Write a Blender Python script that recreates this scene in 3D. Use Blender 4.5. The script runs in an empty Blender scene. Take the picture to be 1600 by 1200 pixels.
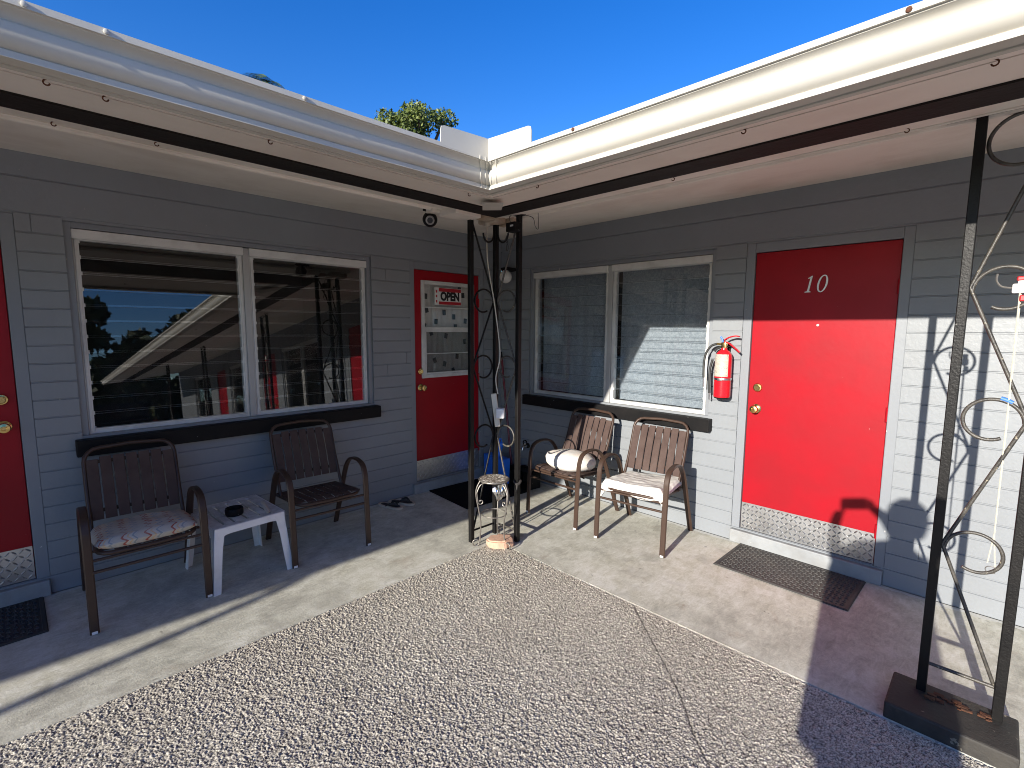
import bpy, bmesh, math, random
import numpy as np
from mathutils import Vector, Matrix, noise as mnoise
random.seed(7); rng = np.random.default_rng(7)
R = math.radians
SC = bpy.context.scene
COL = SC.collection

# ------------------------------------------------------------------ materials
def newmat(name):
    m = bpy.data.materials.new(name); m.use_nodes = True
    nt = m.node_tree; nt.nodes.clear()
    out = nt.nodes.new('ShaderNodeOutputMaterial')
    b = nt.nodes.new('ShaderNodeBsdfPrincipled')
    nt.links.new(b.outputs[0], out.inputs[0])
    return m, nt, b, out
def N(nt, t, **kw):
    n = nt.nodes.new(t)
    for k, v in kw.items():
        if k in n.inputs: n.inputs[k].default_value = v
        else: setattr(n, k, v)
    return n
def coord(nt, scale=(1,1,1), rot=(0,0,0)):
    tc = N(nt, 'ShaderNodeTexCoord'); mp = N(nt, 'ShaderNodeMapping')
    mp.inputs['Scale'].default_value = scale; mp.inputs['Rotation'].default_value = rot
    nt.links.new(tc.outputs['Object'], mp.inputs[0]); return mp.outputs[0]
def ramp(nt, fac, stops):
    r = N(nt, 'ShaderNodeValToRGB'); e = r.color_ramp.elements
    while len(e) < len(stops): e.new(.5)
    for i, (p, c) in enumerate(stops):
        e[i].position = p; e[i].color = (*c, 1) if len(c) == 3 else c
    nt.links.new(fac, r.inputs[0]); return r.outputs[0]
def noise(nt, co, scale, detail=4, rough=.55, dist=0):
    n = N(nt, 'ShaderNodeTexNoise'); n.inputs['Scale'].default_value = scale
    n.inputs['Detail'].default_value = detail; n.inputs['Roughness'].default_value = rough
    n.inputs['Distortion'].default_value = dist
    nt.links.new(co, n.inputs['Vector']); return n.outputs['Fac']
def mixc(nt, fac, a, b, mode='MIX'):
    m = N(nt, 'ShaderNodeMix', data_type='RGBA', blend_type=mode)
    for idx, v in ((6, a), (7, b)):
        if isinstance(v, (tuple, list)): m.inputs[idx].default_value = (*v, 1)
        else: nt.links.new(v, m.inputs[idx])
    if isinstance(fac, (int, float)): m.inputs[0].default_value = fac
    else: nt.links.new(fac, m.inputs[0])
    return m.outputs[2]
def bump(nt, b, h, strength=.3, dist=.01):
    n = N(nt, 'ShaderNodeBump'); n.inputs['Strength'].default_value = strength
    n.inputs['Distance'].default_value = dist
    nt.links.new(h, n.inputs['Height']); nt.links.new(n.outputs[0], b.inputs['Normal']); return n
def surf(name, c1, c2=None, scale=4, rough=.5, metal=0., bs=None, bst=.2, bd=.003,
         chips=None, chip_scale=30, chip_at=.68, dirt=None, dirt_scale=1.5, dirt_amt=.5, stretch=(1,1,1), spec=.5, rvar=.12):
    """paint/metal/plastic with tonal noise, optional chips and dirt patches, fine bump"""
    m, nt, b, out = newmat(name); co = coord(nt, stretch)
    c2 = c2 or tuple(x*.85 for x in c1)
    n = noise(nt, co, scale, 5, .6)
    col = ramp(nt, n, [(.3, c1), (.7, c2)])
    if dirt:
        d = noise(nt, co, dirt_scale, 6, .65, .3)
        f = ramp(nt, d, [(.45, (0,0,0)), (.75, (dirt_amt,)*3)])
        col = mixc(nt, f, col, dirt)
    if chips:
        d = noise(nt, co, chip_scale, 3, .6)
        f = ramp(nt, d, [(chip_at, (0,0,0)), (chip_at+.02, (1,1,1))])
        col = mixc(nt, f, col, chips)
    nt.links.new(col, b.inputs['Base Color'])
    rr = N(nt, 'ShaderNodeMapRange'); nt.links.new(n, rr.inputs[0])
    rr.inputs[3].default_value = max(0, rough-rvar); rr.inputs[4].default_value = min(1, rough+rvar)
    nt.links.new(rr.outputs[0], b.inputs['Roughness'])
    b.inputs['Metallic'].default_value = metal; b.inputs['Specular IOR Level'].default_value = spec
    if bs: bump(nt, b, noise(nt, co, bs, 4, .6), bst, bd)
    return m
M = {}
M['wall'] = surf('grey_wall_paint', (.248,.266,.287), (.222,.240,.261), 1.3, .42, bs=38, bst=.35, bd=.004, dirt=(.19,.19,.19), dirt_scale=2.2, dirt_amt=.25, chips=(.5,.5,.5), chip_scale=26, chip_at=.735)
M['trim'] = surf('grey_trim_paint', (.240,.258,.282), (.212,.228,.252), 2, .38, bs=30, bst=.25, bd=.003, chips=(.55,.55,.53), chip_scale=22, chip_at=.72)
M['curb'] = surf('painted_curb', (.33,.345,.355), (.25,.265,.28), 6, .6, bs=30, bst=.4, bd=.005, dirt=(.20,.19,.175), dirt_scale=5, dirt_amt=.6, chips=(.5,.5,.48), chip_scale=18, chip_at=.7)
M['red'] = surf('red_door_paint', (.345,.0035,.012), (.285,.003,.010), 3, .40, spec=.28, bs=22, bst=.25, bd=.002, dirt=(.23,.004,.009), dirt_scale=3, dirt_amt=.4, chips=(.50,.24,.22), chip_scale=21, chip_at=.76)
M['black'] = surf('black_paint', (.008,.008,.009), (.014,.013,.013), 6, .5, bs=60, bst=.3, bd=.002, chips=(.3,.3,.28), chip_scale=34, chip_at=.72, spec=.12)
M['post'] = surf('black_iron_paint', (.006,.006,.0065), (.011,.010,.0095), 8, .42, bs=110, bst=.5, bd=.003, chips=(.34,.32,.28), chip_scale=48, chip_at=.745, spec=.22)
M['rod'] = surf('worn_iron_rod', (.03,.028,.026), (.10,.09,.075), 40, .4, bs=150, bst=.5, bd=.002, chips=(.34,.30,.22), chip_scale=70, chip_at=.66)
M['white'] = surf('white_gutter_paint', (.575,.555,.50), (.50,.48,.435), 2, .7, spec=.3, dirt=(.50,.46,.36), dirt_scale=2.6, dirt_amt=.35, bs=5, bst=.08, bd=.01, stretch=(1,1,1))
M['alum'] = surf('white_aluminium', (.70,.70,.68), (.58,.58,.57), 3, .38, dirt=(.35,.34,.32), dirt_scale=6, dirt_amt=.5, bs=20, bst=.06)
M['mullion'] = surf('grey_aluminium', (.45,.45,.45), (.37,.37,.37), 3, .4)
M['soffit'] = surf('beige_soffit_paint', (.82,.75,.67), (.77,.70,.62), 1.2, .6, bs=14, bst=.15, bd=.004, dirt=(.42,.34,.28), dirt_scale=1.1, dirt_amt=.35)
M['soffit2'] = surf('cream_soffit_board', (.84,.79,.71), (.79,.74,.66), 1.5, .55, bs=20, bst=.15, bd=.004, dirt=(.45,.36,.28), dirt_scale=2, dirt_amt=.4)
M['rot'] = surf('stained_board', (.62,.53,.43), (.34,.24,.15), 9, .7, bs=40, bst=.5, bd=.005)
M['strip'] = surf('dark_brown_beam', (.010,.0075,.0065), (.018,.014,.012), 6, .7, spec=.2, bs=30, bst=.5, bd=.005, stretch=(1,1,1))
M['shingle'] = surf('dark_shingle', (.06,.055,.055), (.03,.03,.03), 30, .9, bs=60, bst=.8, bd=.01)
M['brass'] = surf('polished_brass', (.72,.55,.24), (.62,.45,.18), 10, .22, 1.)
M['steel'] = surf('scuffed_plate', (.66,.675,.69), (.55,.56,.575), 9, .34, 1., bs=50, bst=.1, dirt=(.36,.35,.33), dirt_scale=5, dirt_amt=.3)
M['chair'] = surf('brown_chair_metal', (.066,.040,.029), (.052,.031,.023), 9, .40, .1, spec=.35, bs=180, bst=.15, bd=.001)
M['slat'] = surf('brown_slat', (.088,.058,.050), (.068,.044,.038), 12, .72, spec=.2, bs=120, bst=.25, bd=.001, stretch=(1,1,1), dirt=(.135,.10,.085), dirt_scale=5, dirt_amt=.4)
M['rubber'] = surf('black_rubber', (.018,.018,.019), (.030,.029,.028), 14, .6, bs=90, bst=.3, bd=.002, dirt=(.10,.09,.075), dirt_scale=7, dirt_amt=.35)
M['rubber_grey'] = surf('grey_rubber', (.055,.052,.050), (.038,.036,.035), 14, .6, bs=90, bst=.3, bd=.002, dirt=(.15,.135,.115), dirt_scale=7, dirt_amt=.4)  # lighter copy of the black rubber, for a single mat
M['blackfab'] = surf('black_mat_pile', (.006,.006,.007), (.012,.012,.012), 30, .95, bs=300, bst=.8, bd=.004, spec=.1)
M['plastic'] = surf('white_plastic', (.80,.80,.81), (.72,.72,.73), 3, .4, dirt=(.36,.34,.31), dirt_scale=5, dirt_amt=.55, bs=40, bst=.1)
M['tabletop'] = surf('weathered_white_plastic', (.70,.70,.70), (.50,.49,.48), 9, .6, dirt=(.20,.18,.16), dirt_scale=14, dirt_amt=.7, bs=60, bst=.3)
M['extred'] = surf('extinguisher_red', (.60,.012,.022), (.52,.010,.02), 4, .25)
M['extlabel'] = surf('faded_label', (.52,.49,.42), (.38,.35,.31), 30, .5, chips=(.20,.17,.16), chip_scale=110, chip_at=.60, stretch=(1,1,2.4))
M['hose'] = surf('black_hose', (.03,.03,.03), None, 8, .5)
M['ivory'] = surf('ivory_plastic', (.66,.62,.53), (.58,.54,.45), 6, .45)
M['globe'] = surf('white_glass_globe', (.82,.81,.78), None, 3, .2)
M['blue'] = surf('blue_plastic', (.018,.19,.85), (.014,.15,.72), 4, .4)
M['maroon'] = surf('maroon_handle', (.14,.010,.018), (.10,.008,.014), 8, .3)
M['wire'] = surf('grey_wire', (.30,.285,.265), (.16,.14,.12), 25, .42, .6, bs=120, bst=.3, bd=.001)
M['stone'] = surf('peach_stone', (.62,.40,.29), (.52,.32,.22), 9, .85, bs=40, bst=.6, bd=.008)
M['cord'] = surf('white_cord', (.56,.53,.44), (.46,.43,.35), 60, .8, bs=400, bst=.5, bd=.002)
M['clipred'] = surf('red_plastic', (.55,.015,.02), None, 6, .4)
M['bluetape'] = surf('blue_tape', (.06,.20,.62), None, 6, .5)
M['concblk'] = surf('black_painted_block', (.022,.021,.020), (.05,.045,.038), 9, .7, bs=60, bst=.6, bd=.006, chips=(.20,.18,.14), chip_scale=26, chip_at=.67)
M['rust'] = surf('rust', (.13,.045,.018), (.05,.022,.012), 28, .85, bs=80, bst=.8, bd=.006)
M['paper'] = surf('white_card', (.80,.79,.77), None, 4, .5)
M['signred'] = surf('sign_red', (.48,.015,.025), None, 4, .45)
M['ink'] = surf('black_ink', (.012,.012,.012), None, 4, .5)
M['dark'] = surf('room_shade_black', (.020,.019,.018), (.03,.028,.026), 1, .9, spec=0.)
M['num'] = surf('brushed_silver', (.72,.71,.68), None, 20, .38, .6)
M['tile'] = surf('mosaic', (.40,.33,.26), (.03,.025,.022), 48, .4, chips=(.80,.76,.68), chip_scale=44, chip_at=.54)
M['tan'] = surf('tan_foam', (.62,.54,.44), (.52,.44,.35), 14, .8)
M['straps'] = surf('dark_strap', (.03,.025,.024), None, 10, .7)
M['skin'] = surf('skin', (.50,.30,.22), None, 6, .5)
M['shirt'] = surf('navy_shirt', (.05,.06,.10), (.04,.045,.08), 4, .8)
M['pants'] = surf('khaki_shorts', (.28,.23,.16), None, 4, .8)
M['hair'] = surf('brown_hair', (.05,.03,.02), None, 30, .6)
M['phone'] = surf('black_phone', (.02,.02,.02), None, 4, .2)
M['truck'] = surf('black_car_paint', (.012,.012,.014), None, 2, .4, spec=.2)
M['tyre'] = surf('tyre', (.02,.02,.02), None, 9, .8)
M['lampred'] = surf('tail_lamp', (.35,.012,.01), None, 5, .2)
M['chrome'] = surf('chrome', (.7,.7,.7), None, 5, .15, 1.)
M['bark'] = surf('bark', (.14,.10,.075), (.07,.05,.038), 12, .9, bs=20, bst=.8, bd=.02)
def leafmat(name, c1, c2):
    m, nt, b, out = newmat(name)
    oi = N(nt, 'ShaderNodeAttribute', attribute_name='tone')
    col = ramp(nt, oi.outputs['Fac'], [(0., c1), (1., c2)])
    nt.links.new(col, b.inputs['Base Color']); b.inputs['Roughness'].default_value = .55
    b.inputs['Subsurface Weight'].default_value = 0.
    return m
M['leaf'] = leafmat('oak_leaves', (.045,.075,.012), (.15,.185,.038))
M['leaf2'] = leafmat('dark_leaves', (.020,.035,.012), (.06,.08,.025))
M['frond'] = leafmat('palm_fronds', (.05,.09,.02), (.14,.18,.05))

def glassmat(name, tint, r0=.09):
    m, nt, b, out = newmat(name)
    nt.nodes.remove(b)
    ge = N(nt, 'ShaderNodeNewGeometry'); dp = N(nt, 'ShaderNodeVectorMath', operation='DOT_PRODUCT')
    nt.links.new(ge.outputs['Normal'], dp.inputs[0]); nt.links.new(ge.outputs['Incoming'], dp.inputs[1])
    ab = N(nt, 'ShaderNodeMath', operation='ABSOLUTE'); nt.links.new(dp.outputs['Value'], ab.inputs[0])
    iv = N(nt, 'ShaderNodeMath', operation='SUBTRACT'); iv.inputs[0].default_value = 1; nt.links.new(ab.outputs[0], iv.inputs[1])
    pw = N(nt, 'ShaderNodeMath', operation='POWER'); pw.inputs[1].default_value = 5; nt.links.new(iv.outputs[0], pw.inputs[0])
    fr = N(nt, 'ShaderNodeMapRange'); fr.inputs[3].default_value = r0; fr.inputs[4].default_value = 1; nt.links.new(pw.outputs[0], fr.inputs[0])
    g = N(nt, 'ShaderNodeBsdfGlossy'); g.inputs['Roughness'].default_value = .012; g.inputs['Color'].default_value = (1,1,1,1)
    t = N(nt, 'ShaderNodeBsdfTransparent'); t.inputs['Color'].default_value = (*tint, 1)
    d = N(nt, 'ShaderNodeBsdfDiffuse'); d.inputs['Color'].default_value = (.5,.5,.48,1)
    mx = N(nt, 'ShaderNodeMixShader'); mx2 = N(nt, 'ShaderNodeMixShader')
    co = coord(nt); n = noise(nt, co, 3.5, 5, .6)
    f = ramp(nt, n, [(.4, (.008,)*3), (.75, (.035,)*3)])         # dust on the glass
    nt.links.new(f, mx2.inputs[0]); nt.links.new(t.outputs[0], mx2.inputs[1]); nt.links.new(d.outputs[0], mx2.inputs[2])
    nt.links.new(fr.outputs[0], mx.inputs[0]); nt.links.new(mx2.outputs[0], mx.inputs[1]); nt.links.new(g.outputs[0], mx.inputs[2])
    nt.links.new(mx.outputs[0], out.inputs[0]); return m
M['glass'] = glassmat('louver_glass', (.84,.855,.87), .088)
def screenmat():
    m, nt, b, out = newmat('dark_insect_screen'); t = N(nt, 'ShaderNodeBsdfTransparent'); mx = N(nt, 'ShaderNodeMixShader')
    mx.inputs[0].default_value = .42; b.inputs['Base Color'].default_value = (.06,.06,.06,1); b.inputs['Roughness'].default_value = .8
    nt.links.new(t.outputs[0], mx.inputs[1]); nt.links.new(b.outputs[0], mx.inputs[2]); nt.links.new(mx.outputs[0], out.inputs[0]); return m
M['screen'] = screenmat()
M['edge'] = surf('ground_glass_edge', (.88,.92,.90), None, 20, .35)

def curtain_mat(name, base, hi, scale):
    m, nt, b, out = newmat(name); co = coord(nt)
    v = N(nt, 'ShaderNodeTexVoronoi', feature='F1'); v.inputs['Scale'].default_value = scale
    nt.links.new(co, v.inputs['Vector'])
    n = noise(nt, co, scale*.8, 5, .7, 1.2)
    f = ramp(nt, n, [(.42, (0,0,0)), (.60, (1,1,1))])
    col = mixc(nt, f, base, hi)
    nt.links.new(col, b.inputs['Base Color']); b.inputs['Roughness'].default_value = .9
    bump(nt, b, n, .3, .004); return m
M['lace'] = curtain_mat('grey_blue_lace', (.24,.28,.32), (.36,.41,.45), 60)
M['cream'] = curtain_mat('cream_cloth', (.74,.70,.63), (.80,.76,.70), 12)
M['cloth'] = surf('white_cotton', (.80,.78,.73), (.74,.72,.68), 3, .9, bs=220, bst=.4, bd=.002, spec=.1)
M['cloth2'] = surf('printed_cotton', (.78,.76,.72), (.72,.69,.64), 4, .9, bs=220, bst=.4, bd=.002, dirt=(.62,.44,.30), dirt_scale=7, dirt_amt=.45, spec=.1)

def zigzag_mat():
    m, nt, b, out = newmat('zigzag_fabric'); co = coord(nt)
    sx = N(nt, 'ShaderNodeSeparateXYZ'); nt.links.new(co, sx.inputs[0])
    def mt(op, a, bb=None):
        n = N(nt, 'ShaderNodeMath', operation=op)
        for i, v in enumerate((a, bb)):
            if v is None: continue
            if isinstance(v, (int, float)): n.inputs[i].default_value = v
            else: nt.links.new(v, n.inputs[i])
        return n.outputs[0]
    tri = mt('PINGPONG', sx.outputs[0], .024)                     # zigzag front to back
    wob = mt('MULTIPLY', mt('SUBTRACT', noise(nt, co, 7, 2), .5), .05)
    ph = mt('FRACT', mt('MULTIPLY', mt('ADD', mt('ADD', sx.outputs[1], mt('MULTIPLY', tri, 1.25)), wob), 9.5))
    col = ramp(nt, ph, [(.0,(.50,.46,.40)), (.16,(.46,.43,.38)), (.18,(.34,.07,.05)), (.26,(.36,.08,.06)), (.27,(.52,.49,.44)),
                        (.40,(.50,.47,.42)), (.42,(.62,.40,.22)), (.47,(.62,.42,.25)), (.49,(.54,.51,.47)), (.62,(.50,.48,.44)), (.64,(.25,.29,.33)), (.71,(.28,.32,.36)), (.73,(.52,.49,.45)),
                        (.82,(.46,.44,.42)),(.88,(.50,.47,.42))])
    n2 = noise(nt, co, 9, 4)
    col = mixc(nt, ramp(nt, n2, [(.46,(0,)*3),(.74,(.8,)*3)]), col, (.52,.49,.44))
    nt.links.new(col, b.inputs['Base Color']); b.inputs['Roughness'].default_value = .95; b.inputs['Specular IOR Level'].default_value = .1
    bump(nt, b, noise(nt, co, 260, 3), .5, .002); return m
M['zigzag'] = zigzag_mat()

def concrete_mat():
    m, nt, b, out = newmat('concrete_walk'); co = coord(nt)
    a = noise(nt, co, 1.1, 8, .62, .4); c = noise(nt, co, 7, 8, .7, .3); d = noise(nt, co, 90, 4, .7)
    col = ramp(nt, a, [(.30,(.425,.415,.35)), (.5,(.545,.535,.46)), (.70,(.635,.62,.54))])
    col = mixc(nt, .8, col, ramp(nt, c, [(.3,(.34,.34,.34)),(.7,(.66,.66,.66))]), 'OVERLAY')
    col = mixc(nt, .30, col, ramp(nt, d, [(.25,(.25,.25,.25)),(.6,(.60,.60,.60))]), 'OVERLAY')
    st = noise(nt, co, 3.1, 5, .6, .8)
    col = mixc(nt, ramp(nt, st, [(.64,(0,0,0)),(.76,(.55,)*3)]), col, (.25,.16,.10))    # rusty stains
    dk = noise(nt, co, 11, 4, .6, .5)
    col = mixc(nt, ramp(nt, dk, [(.67,(0,0,0)),(.73,(.6,)*3)]), col, (.12,.115,.11))      # dark spots
    g = noise(nt, coord(nt, (1,.35,1), (0,0,.6)), 26, 6, .75, 1.5)
    col = mixc(nt, .6, col, ramp(nt, g, [(.35,(.36,.36,.36)),(.62,(.62,.62,.62))]), 'OVERLAY')
    bl = noise(nt, co, 2.3, 4, .6, 1.0)
    col = mixc(nt, ramp(nt, bl, [(.56,(0,0,0)),(.70,(.45,)*3)]), col, (.26,.245,.215))
    sx = N(nt, 'ShaderNodeSeparateXYZ'); nt.links.new(co, sx.inputs[0])
    ny = N(nt, 'ShaderNodeMath', operation='MULTIPLY'); nt.links.new(sx.outputs[1], ny.inputs[0]); ny.inputs[1].default_value = -1
    mn = N(nt, 'ShaderNodeMath', operation='MINIMUM'); nt.links.new(sx.outputs[0], mn.inputs[0]); nt.links.new(ny.outputs[0], mn.inputs[1])
    wn = noise(nt, co, 14, 4, .6); ms = N(nt, 'ShaderNodeMath', operation='MULTIPLY_ADD'); nt.links.new(wn, ms.inputs[0]); ms.inputs[1].default_value = -.075; nt.links.new(mn.outputs[0], ms.inputs[2])
    col = mixc(nt, ramp(nt, ms.outputs[0], [(0,(.8,.8,.8)),(.004,(0,0,0))]), col, (.60,.60,.57))
    nt.links.new(col, b.inputs['Base Color'])
    rr = ramp(nt, a, [(.3,(.62,)*3),(.7,(.8,)*3)]); nt.links.new(rr, b.inputs['Roughness'])
    hn = mixc(nt, .5, g, d); bump(nt, b, hn, .45, .006); return m
M['concrete'] = concrete_mat()

def pebble_mat(displaced):
    m, nt, b, out = newmat('pebble_aggregate' + ('' if displaced else '_far')); co = coord(nt)
    if displaced:
        at = N(nt, 'ShaderNodeAttribute', attribute_name='stone'); ga = N(nt, 'ShaderNodeAttribute', attribute_name='gap')
        sid, gap = at.outputs['Fac'], ga.outputs['Fac']
    else:
        v = N(nt, 'ShaderNodeTexVoronoi', feature='F1'); v.inputs['Scale'].default_value = 95; nt.links.new(co, v.inputs[0])
        w = N(nt, 'ShaderNodeTexVoronoi', feature='DISTANCE_TO_EDGE'); w.inputs['Scale'].default_value = 95; nt.links.new(co, w.inputs[0])
        sp = N(nt, 'ShaderNodeSeparateColor'); nt.links.new(v.outputs['Color'], sp.inputs[0])
        sid = sp.outputs[0]; gap = ramp(nt, w.outputs['Distance'], [(0.,(1,1,1)),(.16,(0,0,0))])
    col = ramp(nt, sid, [(0.,(.36,.33,.29)), (.2,(.66,.62,.53)), (.45,(.80,.75,.64)), (.7,(.62,.57,.48)), (.85,(.86,.82,.73)), (1.,(.48,.42,.34))])
    big = noise(nt, co, .9, 4, .6)
    col = mixc(nt, ramp(nt, big, [(.35,(0,0,0)),(.7,(.35,)*3)]), col, (.48,.42,.33))
    fine = noise(nt, co, 300, 2, .6)
    col = mixc(nt, .35, col, ramp(nt, fine, [(.3,(.3,.3,.3)),(.7,(.6,.6,.6))]), 'OVERLAY')
    col = mixc(nt, gap, col, (.045,.036,.032))
    nt.links.new(col, b.inputs['Base Color']); b.inputs['Roughness'].default_value = .62
    if not displaced: bump(nt, b, gap, -.8, .006)
    return m
M['pebble'] = pebble_mat(True); M['pebble_far'] = pebble_mat(False)
M['asphalt'] = surf('pale_paving', (.36,.35,.325), (.29,.28,.265), 2, .9, bs=60, bst=.5, bd=.01)

# ------------------------------------------------------------------ mesh builder
class MB:
    def __init__(s): s.v = []; s.f = []; s.mi = []
    def add(s, vs, fs, mi=0):
        o = len(s.v); s.v += [Vector(p) for p in vs]
        s.f += [tuple(o+i for i in f) for f in fs]; s.mi += [mi]*len(fs); return s
    def box(s, a, b, mi=0, bev=0.):
        x0,y0,z0 = (min(a[i],b[i]) for i in range(3)); x1,y1,z1 = (max(a[i],b[i]) for i in range(3))
        if bev <= 0:
            return s.add([(x0,y0,z0),(x1,y0,z0),(x1,y1,z0),(x0,y1,z0),(x0,y0,z1),(x1,y0,z1),(x1,y1,z1),(x0,y1,z1)],
                     [(0,3,2,1),(4,5,6,7),(0,1,5,4),(1,2,6,5),(2,3,7,6),(3,0,4,7)], mi)
        bm = bmesh.new(); bmesh.ops.create_cube(bm, size=1)
        for v in bm.verts: v.co = Vector(((x0+x1)/2+v.co.x*(x1-x0), (y0+y1)/2+v.co.y*(y1-y0), (z0+z1)/2+v.co.z*(z1-z0)))
        bev = min(bev, .45*min(x1-x0, y1-y0, z1-z0))
        bmesh.ops.bevel(bm, geom=list(bm.edges), offset=bev, segments=2, affect='EDGES', profile=.5)
        return s.bm(bm, mi)
    def bm(s, bm, mi=0):
        bm.verts.index_update()
        s.add([v.co.copy() for v in bm.verts], [[v.index for v in f.verts] for f in bm.faces], mi); bm.free(); return s
    def xf(s, mat):
        s.v = [mat @ p for p in s.v]; return s
    def join(s, o, mat=None):
        s.add([mat @ p for p in o.v] if mat else o.v, [], 0); off = len(s.v)-len(o.v)
        s.f += [tuple(off+i for i in f) for f in o.f]; s.mi += o.mi; return s
    def tube(s, pts, r, n=8, closed=False, mi=0, shape=None, side=None, cap=True):
        """sweep: round (r may be list) or a 2-D shape [(a,b)..]; side = fixed direction of the shape's a axis"""
        pts = [Vector(p) for p in pts]; m = len(pts)
        rs = r if isinstance(r, (list, tuple)) else [r]*m
        tg = []
        for i in range(m):
            a = pts[(i-1) % m] if (closed or i > 0) else pts[i]; b = pts[(i+1) % m] if (closed or i < m-1) else pts[i]
            tg.append((b-a).normalized())
        if side is None:
            t = tg[0]; sd = t.cross(Vector((0,0,1)))
            if sd.length < .1: sd = t.cross(Vector((1,0,0)))
            sd.normalize()
        else: sd = Vector(side).normalized()
        rings = []
        for i in range(m):
            t = tg[i]; u = sd - t*sd.dot(t)
            if u.length < 1e-5: u = t.orthogonal()
            u.normalize(); w = t.cross(u)
            if side is None: sd = u
            if shape: ring = [pts[i]+u*a*rs[i]+w*b*rs[i] for a, b in shape]
            else: ring = [pts[i]+(u*math.cos(k*2*math.pi/n)+w*math.sin(k*2*math.pi/n))*rs[i] for k in range(n)]
            rings.append(ring)
        nn = len(rings[0]); vs = [p for q in rings for p in q]; fs = []
        for i in range(m if closed else m-1):
            j = (i+1) % m
            for k in range(nn): fs.append((i*nn+k, i*nn+(k+1) % nn, j*nn+(k+1) % nn, j*nn+k))
        if cap and not closed: fs += [tuple(range(nn-1,-1,-1)), tuple((m-1)*nn+k for k in range(nn))]
        return s.add(vs, fs, mi)
    def lathe(s, prof, c=(0,0,0), n=24, axis='z', mi=0, sx=1., sy=1.):
        vs = []; c = Vector(c)
        for r, z in prof:
            for k in range(n):
                a = 2*math.pi*k/n; p = (r*math.cos(a)*sx, r*math.sin(a)*sy, z)
                if axis == 'y': p = (p[0], p[2], p[1])
                if axis == 'x': p = (p[2], p[0], p[1])
                vs.append(c+Vector(p))
        fs = []
        for i in range(len(prof)-1):
            for k in range(n): fs.append((i*n+k, i*n+(k+1) % n, (i+1)*n+(k+1) % n, (i+1)*n+k))
        fs += [tuple(range(n-1,-1,-1)), tuple((len(prof)-1)*n+k for k in range(n))]
        return s.add(vs, fs, mi)
    def prism(s, poly, d0, d1, tf, mi=0):
        """2-D polygon (a,b) extruded d0..d1, tf(a,b,d)->xyz"""
        n = len(poly); vs = [tf(a,b,d0) for a,b in poly]+[tf(a,b,d1) for a,b in poly]
        fs = [tuple(range(n)), tuple(range(2*n-1,n-1,-1))]+[(i,(i+1)%n,n+(i+1)%n,n+i) for i in range(n)]
        return s.add(vs, fs, mi)
    def split(s, name, mats, parent=None, smooth=None):
        """every loose piece becomes an object of its own"""
        n = len(s.v); par = list(range(n))
        def find(a):
            while par[a] != a: par[a] = par[par[a]]; a = par[a]
            return a
        for f in s.f:
            for q in f[1:]: par[find(q)] = find(f[0])
        groups = {}
        for f, i in zip(s.f, s.mi): groups.setdefault(find(f[0]), []).append((f,i))
        for g in groups.values():
            mp = {}; b = MB()
            for f, i in g:
                for q in f:
                    if q not in mp: mp[q] = len(b.v); b.v.append(s.v[q])
                b.f.append(tuple(mp[q] for q in f)); b.mi.append(i)
            b.build(name, mats, parent, smooth)
    def build(s, name, mats, parent=None, smooth=None, loc=None, bevel=0.):
        me = bpy.data.meshes.new(name)
        off = Vector((0,0,0))
        if loc is not None: off = Vector(loc)
        me.from_pydata([tuple(p-off) for p in s.v], [], s.f)
        for mm in (mats if isinstance(mats, (list, tuple)) else [mats]): me.materials.append(M[mm] if isinstance(mm, str) else mm)
        for p, i in zip(me.polygons, s.mi): p.material_index = i
        bm = bmesh.new(); bm.from_mesh(me); bmesh.ops.recalc_face_normals(bm, faces=bm.faces)
        if bevel:
            bmesh.ops.remove_doubles(bm, verts=bm.verts, dist=1e-5)
            ed = [e for e in bm.edges if len(e.link_faces) == 2 and e.calc_face_angle(0) > .6]
            bmesh.ops.bevel(bm, geom=ed, offset=bevel, segments=2, affect='EDGES', clamp_overlap=True)
        bm.to_mesh(me); bm.free()
        if smooth:
            me.polygons.foreach_set('use_smooth', [True]*len(me.polygons)); me.set_sharp_from_angle(angle=R(smooth))
        o = bpy.data.objects.new(name, me); COL.objects.link(o)
        if loc is not None: o.location = off
        if parent is not None:
            o.parent = parent
        return o
RECT = lambda w, t: [(-w/2,-t/2),(w/2,-t/2),(w/2,t/2),(-w/2,t/2)]
def RRECT(w, t, r=.3):
    e = min(w, t)*r
    return [(-w/2+e,-t/2),(w/2-e,-t/2),(w/2,-t/2+e),(w/2,t/2-e),(w/2-e,t/2),(-w/2+e,t/2),(-w/2,t/2-e),(-w/2,-t/2+e)]
def smoothpath(pts, k=6, closed=False):
    P = [Vector(p) for p in pts]; out = []
    n = len(P)
    for i in range(n if closed else n-1):
        p0 = P[(i-1) % n] if (closed or i > 0) else P[i]; p1 = P[i]; p2 = P[(i+1) % n]
        p3 = P[(i+2) % n] if (closed or i < n-2) else p2
        for j in range(k):
            t = j/k
            out.append(.5*((2*p1)+(p2-p0)*t+(2*p0-5*p1+4*p2-p3)*t*t+(3*p1-p0-3*p2+p3)*t**3))
    if not closed: out.append(P[-1])
    return out
def tag(o, label=None, cat=None, group=None, kind=None):
    if label: o['label'] = label
    if cat: o['category'] = cat
    if group: o['group'] = group
    if kind: o['kind'] = kind
    return o
def empty(name, loc, rz=0., label=None, cat=None, group=None):
    o = bpy.data.objects.new(name, None); COL.objects.link(o); o.empty_display_size = .1
    o.location = loc; o.rotation_euler = (0,0,rz); return tag(o, label, cat, group)
def copy_tree(o, parent=None):
    c = o.copy(); COL.objects.link(c); c.parent = parent
    for ch in o.children: copy_tree(ch, c)
    return c
ROW = lambda m, p: m @ Vector(p)

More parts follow.
